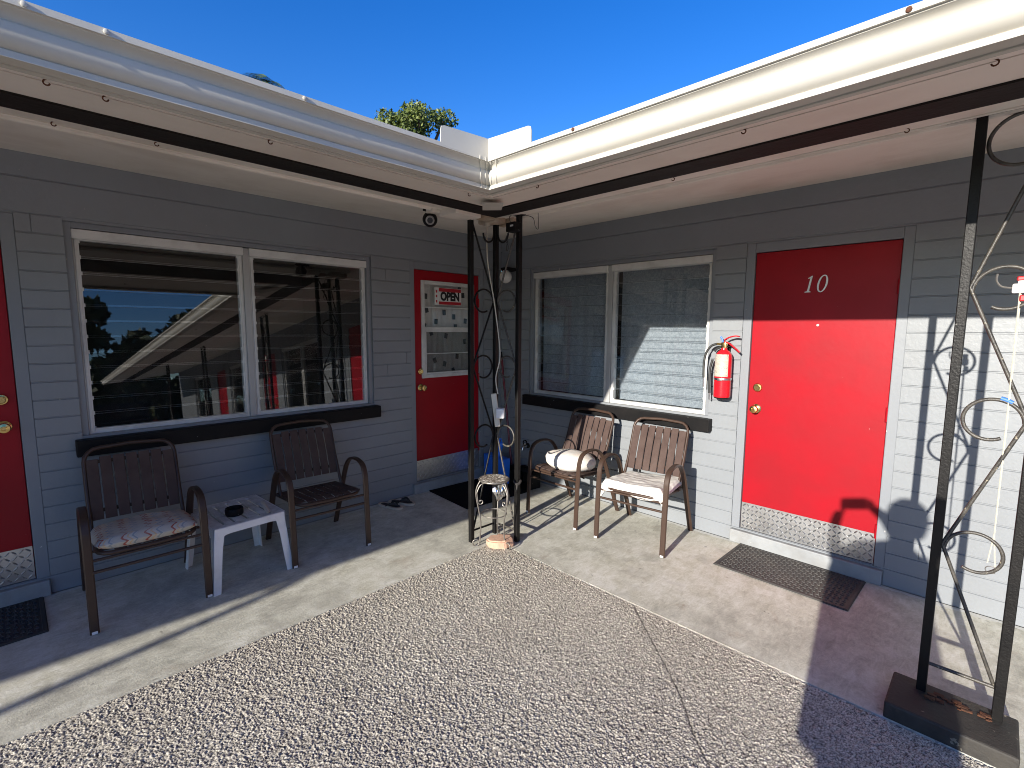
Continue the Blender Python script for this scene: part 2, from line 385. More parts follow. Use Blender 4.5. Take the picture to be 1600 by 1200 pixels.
# ------------------------------------------------------------------ camera and light
F = Vector((-0.70282515, 0.70253081, -0.11174644)); RI = Vector((0.70643356, 0.70775027, 0.00641723)); UP = Vector((-0.08359687, 0.07443125, 0.99371603))
CAM = Vector((3.895155, -3.72405, 1.591185))
cd = bpy.data.cameras.new('camera'); co_ = bpy.data.objects.new('camera', cd); COL.objects.link(co_)
cd.sensor_fit = 'HORIZONTAL'; cd.sensor_width = 36; cd.lens = 762.689/1600*36; cd.clip_start = .03; cd.clip_end = 400
co_.matrix_world = Matrix(((RI.x,UP.x,-F.x,CAM.x),(RI.y,UP.y,-F.y,CAM.y),(RI.z,UP.z,-F.z,CAM.z),(0,0,0,1)))
SC.camera = co_
SUN = Vector((-.155, 1, -.298)).normalized()
el = math.asin(-SUN.z); az = math.atan2(-SUN.x, -SUN.y)
sl = bpy.data.lights.new('sun', 'SUN'); sl.energy = 3.5; sl.angle = R(.5); sl.color = (1, .93, .82)
so = bpy.data.objects.new('sun', sl); COL.objects.link(so); so.rotation_euler = SUN.to_track_quat('-Z','Y').to_euler(); so.location = (3,-20,12)
w = bpy.data.worlds.new('World'); SC.world = w; w.use_nodes = True; nt = w.node_tree; nt.nodes.clear()
sky = nt.nodes.new('ShaderNodeTexSky'); sky.sky_type = 'NISHITA'; sky.sun_disc = False
sky.sun_elevation = el; sky.sun_rotation = az; sky.air_density = 1.0; sky.dust_density = .15; sky.ozone_density = 3.0; sky.altitude = 0
hs = nt.nodes.new('ShaderNodeHueSaturation'); hs.inputs['Saturation'].default_value = 1.35; hs.inputs['Hue'].default_value = .519
bg = nt.nodes.new('ShaderNodeBackground'); bg.inputs[1].default_value = .102
wo = nt.nodes.new('ShaderNodeOutputWorld')
nt.links.new(sky.outputs[0], hs.inputs['Color']); nt.links.new(hs.outputs[0], bg.inputs[0]); nt.links.new(bg.outputs[0], wo.inputs[0])
SC.view_settings.view_transform = 'Standard'; SC.view_settings.look = 'None'; SC.view_settings.exposure = 1.28; SC.view_settings.gamma = 1
SC.cycles.max_bounces = 10; SC.cycles.diffuse_bounces = 5; SC.cycles.transparent_max_bounces = 24; SC.cycles.glossy_bounces = 5
SC.cycles.sample_clamp_indirect = 6; SC.cycles.use_denoising = True; SC.cycles.denoising_prefilter = 'ACCURATE'; SC.cycles.filter_width = 1.0; SC.cycles.caustics_reflective = False

# ------------------------------------------------------------------ ground
LX, LY = 16., 18.      # how far the two wings run
mb = MB(); mb.add([(-150,-150,-.06),(150,-150,-.06),(150,150,-.06),(-150,150,-.06)], [(0,1,2,3)])
tag(mb.build('ground', 'asphalt'), kind='structure')
SX, SY = 1.322, -1.312
mb = MB()
poly = [(0,0),(LX,0),(LX,SY),(SX,SY),(SX,-LY),(0,-LY)]
mb.prism(poly, -.055, 0, lambda a,b,d: (a,b,d))
tag(mb.build('walkway', 'concrete', bevel=.002), kind='structure')
mb = MB(); mb.add([(SX+.004,-16,-.0095),(LX,-16,-.0095),(LX,SY-.004,-.0095),(SX+.004,SY-.004,-.0095)], [(0,1,2,3)])
tag(mb.build('courtyard_ground', 'pebble_far'), kind='structure')
def pebble_field():
    h = .0034; x0, x1, y0, y1 = SX+.004, 4.55, -4.35, SY-.004
    nx, ny = int((x1-x0)/h), int((y1-y0)/h)
    X, Y = np.meshgrid(x0+np.arange(nx)*h, y0+np.arange(ny)*h, indexing='ij')
    cs = .0093; gx, gy = int((x1-x0)/cs)+6, int((y1-y0)/cs)+6
    jit = rng.random((gx, gy, 2)); rid = rng.random((gx, gy)); hgt = rng.random((gx, gy)); el_ = rng.random((gx,gy))*math.pi
    ci = ((X-x0)/cs).astype(int)+2; cj = ((Y-y0)/cs).astype(int)+2
    f1 = np.full(X.shape, 9.); f2 = np.full(X.shape, 9.); sid = np.zeros(X.shape); sh = np.zeros(X.shape)
    for a in (-2,-1,0,1,2):
        for b in (-2,-1,0,1,2):
            i, j = np.clip(ci+a,0,gx-1), np.clip(cj+b,0,gy-1)
            px = x0+(i-2+jit[i,j,0])*cs; py = y0+(j-2+jit[i,j,1])*cs
            dx, dy = X-px, Y-py; th = el_[i,j]; ca, sa = np.cos(th), np.sin(th)
            u, v = (dx*ca+dy*sa)*.82, (-dx*sa+dy*ca)*1.2
            d = np.sqrt(u*u+v*v)/cs
            new = d < f1
            f2 = np.where(new, f1, np.minimum(f2, d)); sid = np.where(new, rid[i,j], sid); sh = np.where(new, hgt[i,j], sh); f1 = np.where(new, d, f1)
    e = np.clip((f2-f1)/.55, 0, 1)
    dome = np.sqrt(np.clip(1-(1-e)**2, 0, 1))
    Z = -.0060 + .0092*dome*(.45+.55*sh) + .0012*(rng.random(X.shape)-.5)*0
    Z += .0012*np.sin(X*2.1+1)*np.sin(Y*1.7) 
    # worn joint crossing the field
    P = np.array([(2.505,-1.321),(2.682,-1.487),(2.888,-1.669),(3.036,-1.808),(3.166,-1.965),(3.27,-2.06),(4.4,-3.2)])
    dm = np.full(X.shape, 9.)
    for (ax,ay),(bx,by) in zip(P[:-1], P[1:]):
        t = np.clip(((X-ax)*(bx-ax)+(Y-ay)*(by-ay))/((bx-ax)**2+(by-ay)**2), 0, 1)
        dm = np.minimum(dm, np.hypot(X-ax-t*(bx-ax), Y-ay-t*(by-ay)))
    dm += .004*(rng.random(X.shape)-.5)
    Z -= .0022*np.exp(-(dm/.0038)**2)
    gap = np.clip(1.15-e*2.2, 0, 1); gap = np.maximum(gap, np.exp(-(dm/.0038)**2))
    # keep the wedge in front of the camera (and some margin)
    keepv = (X-1.459)*(-1.236+3.898)-(Y+3.898)*(4.082-1.459) <= .9*3.7
    idx = -np.ones(X.shape, int); 
    fk = keepv[:-1,:-1] & keepv[1:,:-1] & keepv[1:,1:] & keepv[:-1,1:]
    used = np.zeros(X.shape, bool)
    used[:-1,:-1] |= fk; used[1:,:-1] |= fk; used[1:,1:] |= fk; used[:-1,1:] |= fk
    n = used.sum(); idx[used] = np.arange(n)
    co = np.stack([X[used], Y[used], Z[used]], 1).astype(np.float32)
    fa = np.stack([idx[:-1,:-1][fk], idx[1:,:-1][fk], idx[1:,1:][fk], idx[:-1,1:][fk]], 1).astype(np.int32)
    me = bpy.data.meshes.new('courtyard_pebbles')
    me.vertices.add(n); me.vertices.foreach_set('co', co.ravel())
    me.loops.add(fa.size); me.loops.foreach_set('vertex_index', fa.ravel())
    me.polygons.add(len(fa)); me.polygons.foreach_set('loop_start', np.arange(0, fa.size, 4, dtype=np.int32))
    me.update(calc_edges=True)
    for nm, arr in (('stone', sid[used]), ('gap', gap[used])):
        at = me.attributes.new(nm, 'FLOAT', 'POINT'); at.data.foreach_set('value', arr.astype(np.float32))
    me.polygons.foreach_set('use_smooth', np.ones(len(fa), bool))
    me.materials.append(M['pebble'])
    o = bpy.data.objects.new('courtyard_pebbles', me); COL.objects.link(o); tag(o, kind='structure')
pebble_field()

# ------------------------------------------------------------------ the motel building
BLD = empty('motel_building', (0,0,0), 0, 'single storey grey block motel with red doors and white gutters around a courtyard corner', 'building')
def RT(u,o,z): return (u,-o,z)        # right wing wall: u along the wall from the corner, o outwards
def LT(u,o,z): return (o,-u,z)        # left wing wall
def bx(mb, T, u0,u1,o0,o1,z0,z1, mi=0, bev=0.):
    return mb.box(T(u0,o0,z0), T(u1,o1,z1), mi, bev)
G = [2.216-.1052*k for k in range(21)]
SOF = lambda d: 2.542-.124*d
def wall(T, length, openings, label):
    mb = MB()
    rows = [(2.408,2.56),(2.216,2.408)]+[(G[i+1],G[i]) for i in range(20)]+[(0.,G[20])]
    for ri,(z0,z1) in enumerate(rows):
        cuts = [(a,b) for a,b,c,d in openings if c < z1-.004 and d > z0+.004]
        spans = []; u = 0.
        for a,b in sorted(cuts): spans.append((u,a)); u = b
        spans.append((u,length))
        for a,b in spans:
            if b-a < .01: continue
            # openings may end inside a row: split vertically
            step = .405; st = (ri % 2)*.2
            us = [a]; k = math.ceil((a-st)/step)
            while st+k*step < b:
                x = st+k*step
                if x > a+.03 and x < b-.03 and random.random() < .04 and ri > 1: us.append(x)
                k += 1
            us.append(b)
            for p,q in zip(us[:-1], us[1:]):
                e = .0032; g = .0022; j = .0006 if ri > 1 else 0
                o1 = random.uniform(-.0008,.0008)
                pp, qq = p+(j if p > a else 0), q-(j if q < b else 0)
                A = [T(pp,-.007,z0+g),T(qq,-.007,z0+g),T(qq,-.007,z1-g),T(pp,-.007,z1-g)]
                je = .0012
                pe, qe = pp+(je if p > a else 0), qq-(je if q < b else 0)
                B = [T(pe,o1,z0+g+e),T(qe,o1,z0+g+e),T(qe,o1,z1-g-e),T(pe,o1,z1-g-e)]
                mb.add(A+B, [(4,5,6,7),(0,1,5,4),(1,2,6,5),(2,3,7,6),(3,0,4,7)])
    # mortar plane behind the rows
    zs = sorted({0.,2.56}|{z for o_ in openings for z in o_[2:]}); us = sorted({-.0,length}|{u for o_ in openings for u in o_[:2]})
    for u0,u1 in zip(us[:-1],us[1:]):
        for z0,z1 in zip(zs[:-1],zs[1:]):
            if any(a <= u0+1e-6 and b >= u1-1e-6 and c <= z0+1e-6 and d >= z1-1e-6 for a,b,c,d in openings): continue
            mb.add([T(u0,-.0065,z0),T(u1,-.0065,z0),T(u1,-.0065,z1),T(u0,-.0065,z1)], [(0,1,2,3)])
    # reveals of the openings
    for a,b,c,d in openings:
        dd = -.16
        mb.add([T(a,-.004,c),T(a,dd,c),T(a,dd,d),T(a,-.004,d)], [(0,1,2,3)]); mb.add([T(b,-.004,c),T(b,dd,c),T(b,dd,d),T(b,-.004,d)], [(0,1,2,3)])
        mb.add([T(a,-.004,c),T(a,dd,c),T(b,dd,c),T(b,-.004,c)], [(0,1,2,3)]); mb.add([T(a,-.004,d),T(a,dd,d),T(b,dd,d),T(b,-.004,d)], [(0,1,2,3)])
    # thickness behind
    o = mb.build('wall', 'wall', BLD); o['label'] = label; return o
ZD0, ZD1 = .107, 2.207
def quantz(z): return min(G, key=lambda g: abs(g-z))
WZ0, WZ1 = G[12], G[0]-.012       # window opening .954 .. 2.204
WZ0 = .93
right_doors = [(2.545,3.487,'10'),(6.7,7.64,''),(10.4,11.34,'')]
right_wins = [(.42,2.327,1.374),(4.5,6.4,5.45),(8.2,10.1,9.15),(12.0,13.9,12.95)]
left_doors = [(.255,1.172,'open'),(3.711,4.655,'')]
left_wins = [(1.556,3.512,2.536),(5.2,7.1,6.15)]
ops = lambda D, W: [(a,b,ZD0,ZD1) for a,b,_ in D]+[(a,b,WZ0,2.2) for a,b,_ in W]
wall(RT, LX, ops(right_doors,right_wins), 'grey painted block wall of the right wing, lower part in sun')
wall(LT, LY, ops(left_doors,left_wins), 'grey painted block wall of the left wing, in shade')

def window(T, u0, u1, um, right, near=True):
    """jalousie window: u0<u1 from the corner, two louvre sashes either side of the mullion um"""
    root = MB(); d = -.045
    # lining boards round the opening (front face 2 cm back)
    for a,b,c,e in ((u0,u0+.034,.915,2.2),(u1-.034,u1,.915,2.2)): bx(root,T,a,b,-.15,-.018,c,e,bev=.002)
    bx(root,T,u0+.034,u1-.034,-.15,-.018,2.166,2.2,bev=.002)
    win = root.build('window', 'trim', BLD)
    a, b = u0+.036, u1-.036; z0, z1 = .926, 2.164
    fr = MB()
    for p,q in ((a,um-.022),(um+.022,b)):
        for s0,s1 in ((p,p+.030),(q-.030,q)):
            bx(fr,T,s0,s1,d-.045,d,z0,z1-.055,bev=.002)
            bx(fr,T,s0+.009,s1-.009,d,d+.006,z0+.02,z1-.06,bev=.001)
        bx(fr,T,p+.030,q-.030,d-.045,d-.002,z0,z0+.030,bev=.002)
        bx(fr,T,p+.030,q-.030,d-.030,d+.012,z0+.030,z0+.036,bev=.001)
        bx(fr,T,p+.030,q-.030,d-.045,d-.004,z1-.062,z1-.04)
        # projecting head strip
        bx(fr,T,p-.002,q+.002,d-.03,d+.03,z1-.058,z1-.002,bev=.004)
    fr.build('window_frame', 'alum', win)
    mu = MB(); bx(mu,T,um-.0215,um+.0215,d-.05,d+.012,z0+.002,z1-.003,bev=.003); mu.build('mullion', 'mullion', win)
    # louvre panes: tilted glass slats, ground edges (second material)
    gl = MB(); nl = 12; zb = z0+.036; pitch = (z1-.066-zb)/nl; tl = R(4.5)
    for p,q in ((a+.030,um-.052),(um+.052,b-.030)):
        for k in range(nl):
            zc = zb+pitch*(k+.5); hh = pitch*.5+.006; th = .004
            dz, do = hh*math.cos(tl), hh*math.sin(tl)
            oc = d-.020
            jt = random.uniform(-.0006,.0006)
            F0 = [(oc+do+jt,zc-dz),(oc-do+jt,zc+dz)]
            v = [T(p,F0[0][0]-th,F0[0][1]),T(q,F0[0][0]-th,F0[0][1]),T(q,F0[1][0]-th,F0[1][1]),T(p,F0[1][0]-th,F0[1][1]),
                 T(p,F0[0][0]+th,F0[0][1]),T(q,F0[0][0]+th,F0[0][1]),T(q,F0[1][0]+th,F0[1][1]),T(p,F0[1][0]+th,F0[1][1])]
            gl.add(v, [(4,5,6,7)], 0)
            gl.add(v, [(0,1,5,4),(2,3,7,6)], 1)
    gl.build('pane', ['glass','edge'], win)
    # clips holding the slats
    if near:
        cl = MB()
        for s in (a+.033,um-.055,um+.055,b-.033):
            for k in range(nl+1):
                zc = zb+pitch*k; bx(cl,T,s-.003,s+.003,d-.03,d-.006,zc-.010,zc+.010)
        cl.split('louvre_clip', 'alum', win)
    si = MB()
    bx(si,T,u0-.035 if right else u0-.03,u1+.035,-.15,.065,.812,.912,bev=.006)
    bx(si,T,u0+.001,u1-.001,-.12,-.02,.912,.9265)
    si.build('sill', 'black', win)
    # room box behind, interior shade painted in as near-black
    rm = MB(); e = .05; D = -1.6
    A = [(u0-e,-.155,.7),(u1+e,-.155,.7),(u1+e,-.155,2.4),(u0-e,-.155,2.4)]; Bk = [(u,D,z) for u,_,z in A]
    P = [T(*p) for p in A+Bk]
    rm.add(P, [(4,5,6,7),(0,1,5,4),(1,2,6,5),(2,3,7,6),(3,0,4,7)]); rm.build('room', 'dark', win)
    return win
WR = [window(RT,*x,True,i==0) for i,x in enumerate(right_wins)]
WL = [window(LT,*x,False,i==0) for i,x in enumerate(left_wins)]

def knob_set(T, u, door, zk=1.028, zd=1.182, o=-.022):
    k = MB()
    axis = 'y' if T is RT else 'x'; sg = -1 if T is RT else 1
    prof = [(.033,0),(.033,.006),(.028,.010),(.013,.014),(.012,.034),(.018,.040),(.027,.050),(.029,.060),(.025,.070),(.012,.073),(.010,.070),(.001,.070)]
    k.lathe([(r,sg*z) for r,z in prof], T(u,o,zk), 24, axis); k.build('door_knob','brass',door,smooth=40)
    k = MB(); prof = [(.031,0),(.031,.008),(.027,.013),(.020,.014),(.020,.024),(.017,.027),(.006,.027),(.005,.024),(.001,.024)]
    k.lathe([(r,sg*z) for r,z in prof], T(u,o,zd), 24, axis); k.build('deadbolt','brass',door,smooth=40)
def lozenges(mb, T, u0,u1,z0,z1, o, du=.040, L=.033, W=.0095, H=.0055):
    i = 0; z = z0+du*.4
    nz = int((z1-z0)/(du*.72)); nu = int((u1-u0)/(du*.72))
    su = (u1-u0)/nu; sz = (z1-z0)/nz
    for a in range(nu):
        for b in range(nz):
            if (a+b) % 2: ang = R(45)
            else: ang = R(-45)
            cu, cz = u0+(a+.5)*su, z0+(b+.5)*sz
            c, s_ = math.cos(ang), math.sin(ang)
            ring = []
            for (l,w_) in ((-L/2,0),(-L*.25,-W/2),(L*.25,-W/2),(L/2,0),(L*.25,W/2),(-L*.25,W/2)):
                ring.append((l,w_))
            top = [(-L*.28,0),(L*.28,0)]
            vs = [T(cu+l*c-w_*s_, o, cz+l*s_+w_*c) for l,w_ in ring]+[T(cu+l*c, o+H, cz+l*s_) for l,_ in top]
            mb.add(vs, [(0,1,6),(1,2,7,6),(2,3,7),(3,4,7),(4,5,6,7),(5,0,6)])
def door(T, u0, u1, label, kind, knob_low=True, plate=True):
    """u0,u1 = opening; knob_low: knob on the side nearer the corner"""
    a, b = u0+.062, u1-.058; z0, z1 = ZD0+.006, 2.137
    rt = MB()
    if kind != 'glass': bx(rt,T,a,b,-.066,-.022,z0,z1,bev=.003)
    else:
        ga, gb, gz0, gz1 = .405, 1.02, 1.13, 2.03
        for p,q,r_,s_ in ((a,ga,z0,z1),(gb,b,z0,z1),(ga,gb,z0,gz0),(ga,gb,gz1,z1)): bx(rt,T,p,q,-.066,-.022,r_,s_)
    d = rt.build('door','red',BLD); d['label'] = label
    fr = MB()
    for p,q in ((u0,a-.003),(b+.003,u1)):
        bx(fr,T,p,q,-.15,-.004,ZD0,2.207,bev=.004)
    bx(fr,T,a-.003,b+.003,-.15,-.0045,2.141,2.207,bev=.004)
    # stops behind the slab
    bx(fr,T,a-.003,b+.003,-.15,-.07,z0-.004,2.141)
    bx(fr,T,a-.003,b+.003,-.15,-.012,ZD0-.004,ZD0+.003,bev=.001)
    fr.build('door_frame','trim',d)
    th = MB(); bx(th,T,u0+.004,u1-.004,-.021,.030,0.001,.098,bev=.006); th.build('threshold','curb',d)
    if plate:
        kp = MB(); kz1 = .312
        bx(kp,T,a+.002,b-.002,-.022,-.0185,z0+.001,kz1); lozenges(kp,T,a+.006,b-.006,z0+.004,kz1-.004,-.0185)
        kp.build('kick_plate','steel',d)
    ku = a+.062 if knob_low else b-.062
    knob_set(T, ku, d)
    hi = MB(); hu = b-.001 if knob_low else a+.001
    for z in (.33,1.08,1.86): hi.tube([T(hu,-.014,z-.045),T(hu,-.014,z+.045)], .008, 8)
    hi.split('hinge','red',d,smooth=40)
    return d
D10 = door(RT,*right_doors[0][:2],'bright red door numbered 10 with diamond plate kick panel','slab')
for dd in right_doors[1:]: door(RT,*dd[:2],'plain red door further along the right wing','slab', plate=False)
DOP = door(LT,*left_doors[0][:2],'red half glazed door with white window frame','glass', knob_low=False)
DLE = door(LT,*left_doors[1][:2],'red door cut by the left edge','slab', knob_low=True)
# number 10: slanted serif figures on the door
def RTd(u,z,o): return RT(u,o,z)
nm = MB(); sh = .17
def shear(p, u0, z0): return (u0+p[0]+sh*p[1], z0+p[1])
one = [(.002,0),(.036,0),(.036,.005),(.026,.009),(.026,.108),(.021,.108),(.003,.094),(.004,.089),(.015,.093),(.015,.009),(.002,.005)]
nm.prism([shear(p,2.925,1.848) for p in one], -.0219, -.0165, RTd)
n = 40; ou = [(.029+.029*math.cos(2*math.pi*k/n),.054+.056*math.sin(2*math.pi*k/n)) for k in range(n)]
inn = [(.029+.0185*math.cos(2*math.pi*k/n),.054+.050*math.sin(2*math.pi*k/n)) for k in range(n)]
O = [shear(p,2.990,1.848) for p in ou]; I = [shear(p,2.990,1.848) for p in inn]
vs = [RTd(a,b,-.0219) for a,b in O]+[RTd(a,b,-.0165) for a,b in O]+[RTd(a,b,-.0165) for a,b in I]+[RTd(a,b,-.0219) for a,b in I]
fs = []
for k in range(n):
    j = (k+1) % n
    fs += [(k,j,n+j,n+k),(n+k,n+j,2*n+j,2*n+k),(2*n+k,2*n+j,3*n+j,3*n+k)]
nm.add(vs, fs); nm.build('door_number','num',D10)
pp = MB(); pp.lathe([(.008,0),(.008,-.004),(.005,-.005),(.001,-.003)], RT(3.018,-.0225,1.63), 16, 'y'); pp.build('peephole','num',D10,smooth=40)
# the glazed part of the left wing's door: white frame, four lights
gw = MB(); ga, gb, gz0, gz1 = .385, 1.036, 1.115, 2.045; T = LT
for p,q,r_,s_ in ((ga,ga+.036,gz0,gz1),(gb-.036,gb,gz0,gz1),(ga+.036,gb-.036,gz0,gz0+.036),(ga+.036,gb-.036,gz1-.036,gz1)):
    bx(gw,T,p,q,-.03,-.006,r_,s_,bev=.004)
bx(gw,T,ga+.036,gb-.036,-.03,-.008,1.575,1.607,bev=.003)
bx(gw,T,ga+.036,gb-.036,-.045,-.02,1.790,1.800); bx(gw,T,ga+.06,gb-.06,-.045,-.02,1.345,1.353)
for p,q,r_,s_ in ((ga+.036,ga+.056,gz0+.036,1.575),(gb-.056,gb-.036,gz0+.036,1.575),(ga+.056,gb-.056,gz0+.036,gz0+.052),(ga+.056,gb-.056,1.558,1.575)):
    bx(gw,T,p,q,-.036,-.014,r_,s_,bev=.002)
dw = gw.build('window','alum',DOP)
ns = MB(); ns.add([T(ga+.056,-.026,gz0+.052),T(gb-.056,-.026,gz0+.052),T(gb-.056,-.026,1.558),T(ga+.056,-.026,1.558)], [(0,1,2,3)]); ns.build('insect_screen','screen',dw)
gp = MB(); gp.add([T(ga+.03,-.040,gz0+.03),T(gb-.03,-.040,gz0+.03),T(gb-.03,-.040,gz1-.03),T(ga+.03,-.040,gz1-.03)], [(0,1,2,3)]); gp.build('pane','glass',dw)

# eaves: sloping soffit (valley on the diagonal), dark beam, trim, outer board
EV = 1.985
def sof(T, mb, d0, d1, drop=0., L=None, mi=0, vary=None):
    L = L or (LX if T is RT else LY)
    a, b = SOF(d0)-drop, SOF(d1)-drop
    mb.add([T(d0,d0,a),T(L,d0,a),T(L,d1,b),T(d1,d1,b)], [(0,1,2,3)], mi)
def slab(T, mb, d0, d1, drop, th=.012):
    L = LX if T is RT else LY
    P = []
    for dr in (drop+th, drop):
        a, b = SOF(d0)-dr, SOF(d1)-dr
        P += [T(d0,d0,a),T(L,d0,a),T(L,d1,b),T(d1,d1,b)]
    mb.add(P, [(0,1,2,3),(4,5,6,7),(0,1,5,4),(1,2,6,5),(2,3,7,6),(3,0,4,7)])
for T, lab in ((RT,'right'),(LT,'left')):
    mb = MB(); sof(T,mb,0,1.12); mb.build('soffit','soffit2',BLD)['label'] = 'cream inner soffit over the walkway of the %s wing' % lab
    mb = MB(); slab(T,mb,1.10,1.34,-.004,.012); mb.build('soffit_trim','soffit2',BLD)
    mb = MB(); L = LX if T is RT else LY
    mb.tube([T(1.115,1.105,SOF(1.105)-.012),T(L,1.105,SOF(1.105)-.012)], .011, 8)
    mb.tube([T(1.145,1.150,SOF(1.150)-.011),T(L,1.150,SOF(1.150)-.011)], .005, 6); mb.build('conduit','soffit2',BLD,smooth=40)
    mb = MB(); slab(T,mb,1.335,1.585,.002,.016); mb.build('eave_beam','strip',BLD)
    mb = MB(); slab(T,mb,1.583,1.845,0,.010); slab(T,mb,1.849,EV,-.002,.010); mb.build('soffit_board','soffit',BLD)
# roof deck over each wing
def roofz(d): return 2.41+.124*(EV-d)+.0
rf = MB()
for T, L in ((RT,LX),(LT,LY)):
    o, b_ = 2.03, -7.0
    top = [T(o,o,roofz(o)+.012),T(L,o,roofz(o)+.012),T(L,b_,roofz(b_)),T(b_,b_,roofz(b_))]
    bot = [T(o,o,roofz(o)),T(L,o,roofz(o)),T(L,b_,roofz(b_)-.05),T(b_,b_,roofz(b_)-.05)]
    rf.add(top+bot, [(0,1,2,3),(4,5,6,7),(0,1,5,4),(1,2,6,5)])
rf.build('roof','shingle',BLD)
# fascia and end walls closing the roof
fa = MB()
for T, L in ((RT,LX),(LT,LY)): bx(fa,T,EV,L,EV-.02,EV+.0,2.27,roofz(EV)-.002)
fa.build('fascia','white',BLD)
ew = MB()
ew.box((LX-.1,0.01,0),(LX,7,3.2)); ew.box((-7,-LY,0),(-.01,-LY+.1,3.2)); ew.box((-7.1,-LY,0),(-7,7,3.2)); ew.box((-7,7,0),(LX,7.1,3.2))
w_ = ew.build('wall','wall',BLD); w_['label'] = 'outer walls behind the two wings'
# gutters: K profile swept along each wing, mitred at the corner
GP = [(0,.000),(.0,.017),(-.005,.020),(.006,.026),(.018,.036),(.025,.050),(.027,.064),(.024,.077),(.017,.084),(.020,.092),(.030,.101),(.044,.106),(.046,.110),(.054,.110),(.054,.128),(.046,.130),(.044,.114),(.02,.11),(-.05,.11),(-.05,.0)]
GO, GZ = 2.036, 2.274
for T, L, lab in ((RT,LX,'sunlit white gutter along the right wing'),(LT,LY,'shaded white gutter along the left wing')):
    mb = MB(); n = len(GP); nseg = 60; vs = []; 
    for s in range(nseg+1):
        for (o,z) in GP:
            d = GO+o; u0 = d
            u = u0+(L-u0)*(s/nseg)**1.6
            wv = .0007*math.sin(s*1.3)*(1 if s else 0)
            vs.append(T(u, d+wv, GZ+z+.001*math.sin(s*.5)*(1 if s else 0)))
    fs = [(s*n+k, s*n+(k+1)%n, (s+1)*n+(k+1)%n, (s+1)*n+k) for s in range(nseg) for k in range(n)]
    mb.add(vs, fs); g = mb.build('gutter','white',BLD,smooth=28); g['label'] = lab
    # nail heads and rusty rings
    sp = MB()
    for u in ((2.6,3.66,4.9,6.2) if T is RT else (2.96,3.5,3.66,4.9,6.1)):
        sp.lathe([(.007,0),(.007,.004 if T is LT else -.004),(.004,.006 if T is LT else -.006),(.001,.006 if T is LT else -.006)], T(u,GO+.054,GZ+.119), 12, 'x' if T is LT else 'y')
    sp.split('gutter_nail','rust' if T is RT else 'white',g,smooth=40)
# white splash guard standing on the gutter's inside corner
sg = MB()
def guard(T):
    o = GO+.050; z0 = GZ+.116; P = []
    prof = [(o,0),(o+.283,0),(o+.283,.062),(o+.278,.080),(o+.263,.086),(o,.098)]
    vs = [T(u,o,z0+z) for u,z in prof]+[T(u,o+.004,z0+z) for u,z in prof]; n = len(prof)
    vs[0] = T(o,o,z0); vs[n] = T(o+.004,o+.004,z0); vs[n-1] = T(o,o,z0+.098); vs[2*n-1] = T(o+.004,o+.004,z0+.098)
    sg.add(vs, [tuple(range(n)),tuple(range(2*n-1,n-1,-1))]+[(i,(i+1)%n,n+(i+1)%n,n+i) for i in range(n)])
guard(RT); guard(LT)
sg.build('splash_guard','white',BLD)
# sealant blobs at the mitre
for T in (RT,LT):
    for off in (.018,.052):
        sb = MB(); pts = [T(GO+o+off+.002*math.sin(z*90+off*99), GO+o+.0012, GZ+z) for o,z in GP[:15]]
        sb.tube(pts, 1, shape=RRECT(.007,.003), side=T(1,0,0)); sb.build('sealant_drip','white',BLD,smooth=60)
# patch plate and rotten blocks under the corner
pl = MB(); P = [(1.80,-1.87),(1.885,-1.79),(1.70,-1.63),(1.62,-1.71)]
pl.prism(P, 0, .006, lambda a,b,d: (a,b,SOF(max(a,-b))-.03+d)); pl.build('patch_plate','white',BLD)
bl = MB()
bl.box((1.12,-1.315,2.345),(1.30,-1.20,2.40),0,.012); bl.box((1.18,-1.17,2.345),(1.335,-1.105,2.40),0,.010); bl.box((1.215,-1.42,2.35),(1.32,-1.325,2.395),0,.010)
bl.split('post_block','rot',BLD,smooth=40)
jb = MB(); jb.box((1.13,-1.66,2.345),(1.30,-1.44,2.392),0,.006); jb.box((1.05,-1.72,2.37),(1.13,-1.56,2.402),0,.004); jb.split('junction_box','soffit2',BLD)
# cup hooks screwed into the soffit
def hook(T,u,d,s=.015):
    h = MB(); z = SOF(d); pts = []
    for k in range(9):
        a = R(90-k*33); pts.append((u+s*.5*math.cos(a), d, z-s*1.05+s*.5*math.sin(a)-.0))
    pts = [(u,d,z+.004),(u,d,z-s*.5)]+pts[1:]
    h.tube([T(*p) for p in pts], .0022, 6); h.build('cup_hook','rust',BLD)
for u,d in ((3.18,1.849),(3.82,1.86),(2.62,1.28),(3.56,1.2),(2.2,1.86),(4.6,1.85)): hook(RT,u,d)
for u,d in ((3.62,1.87),(3.486,1.86),(2.998,1.853),(3.576,1.201),(3.255,1.26),(1.99,1.83),(4.4,1.85)): hook(LT,u,d)
# unseen bar added past the left gutter to cast a narrow shadow band
gx_ = MB(); gx_.tube([(2.07,-10.35,2.30),(2.27,-11.55,2.30),(2.55,-13.2,2.30)], 1, shape=RECT(.06,.05), side=(1,0,0))
gx_.build('shadow_bar','white',BLD)

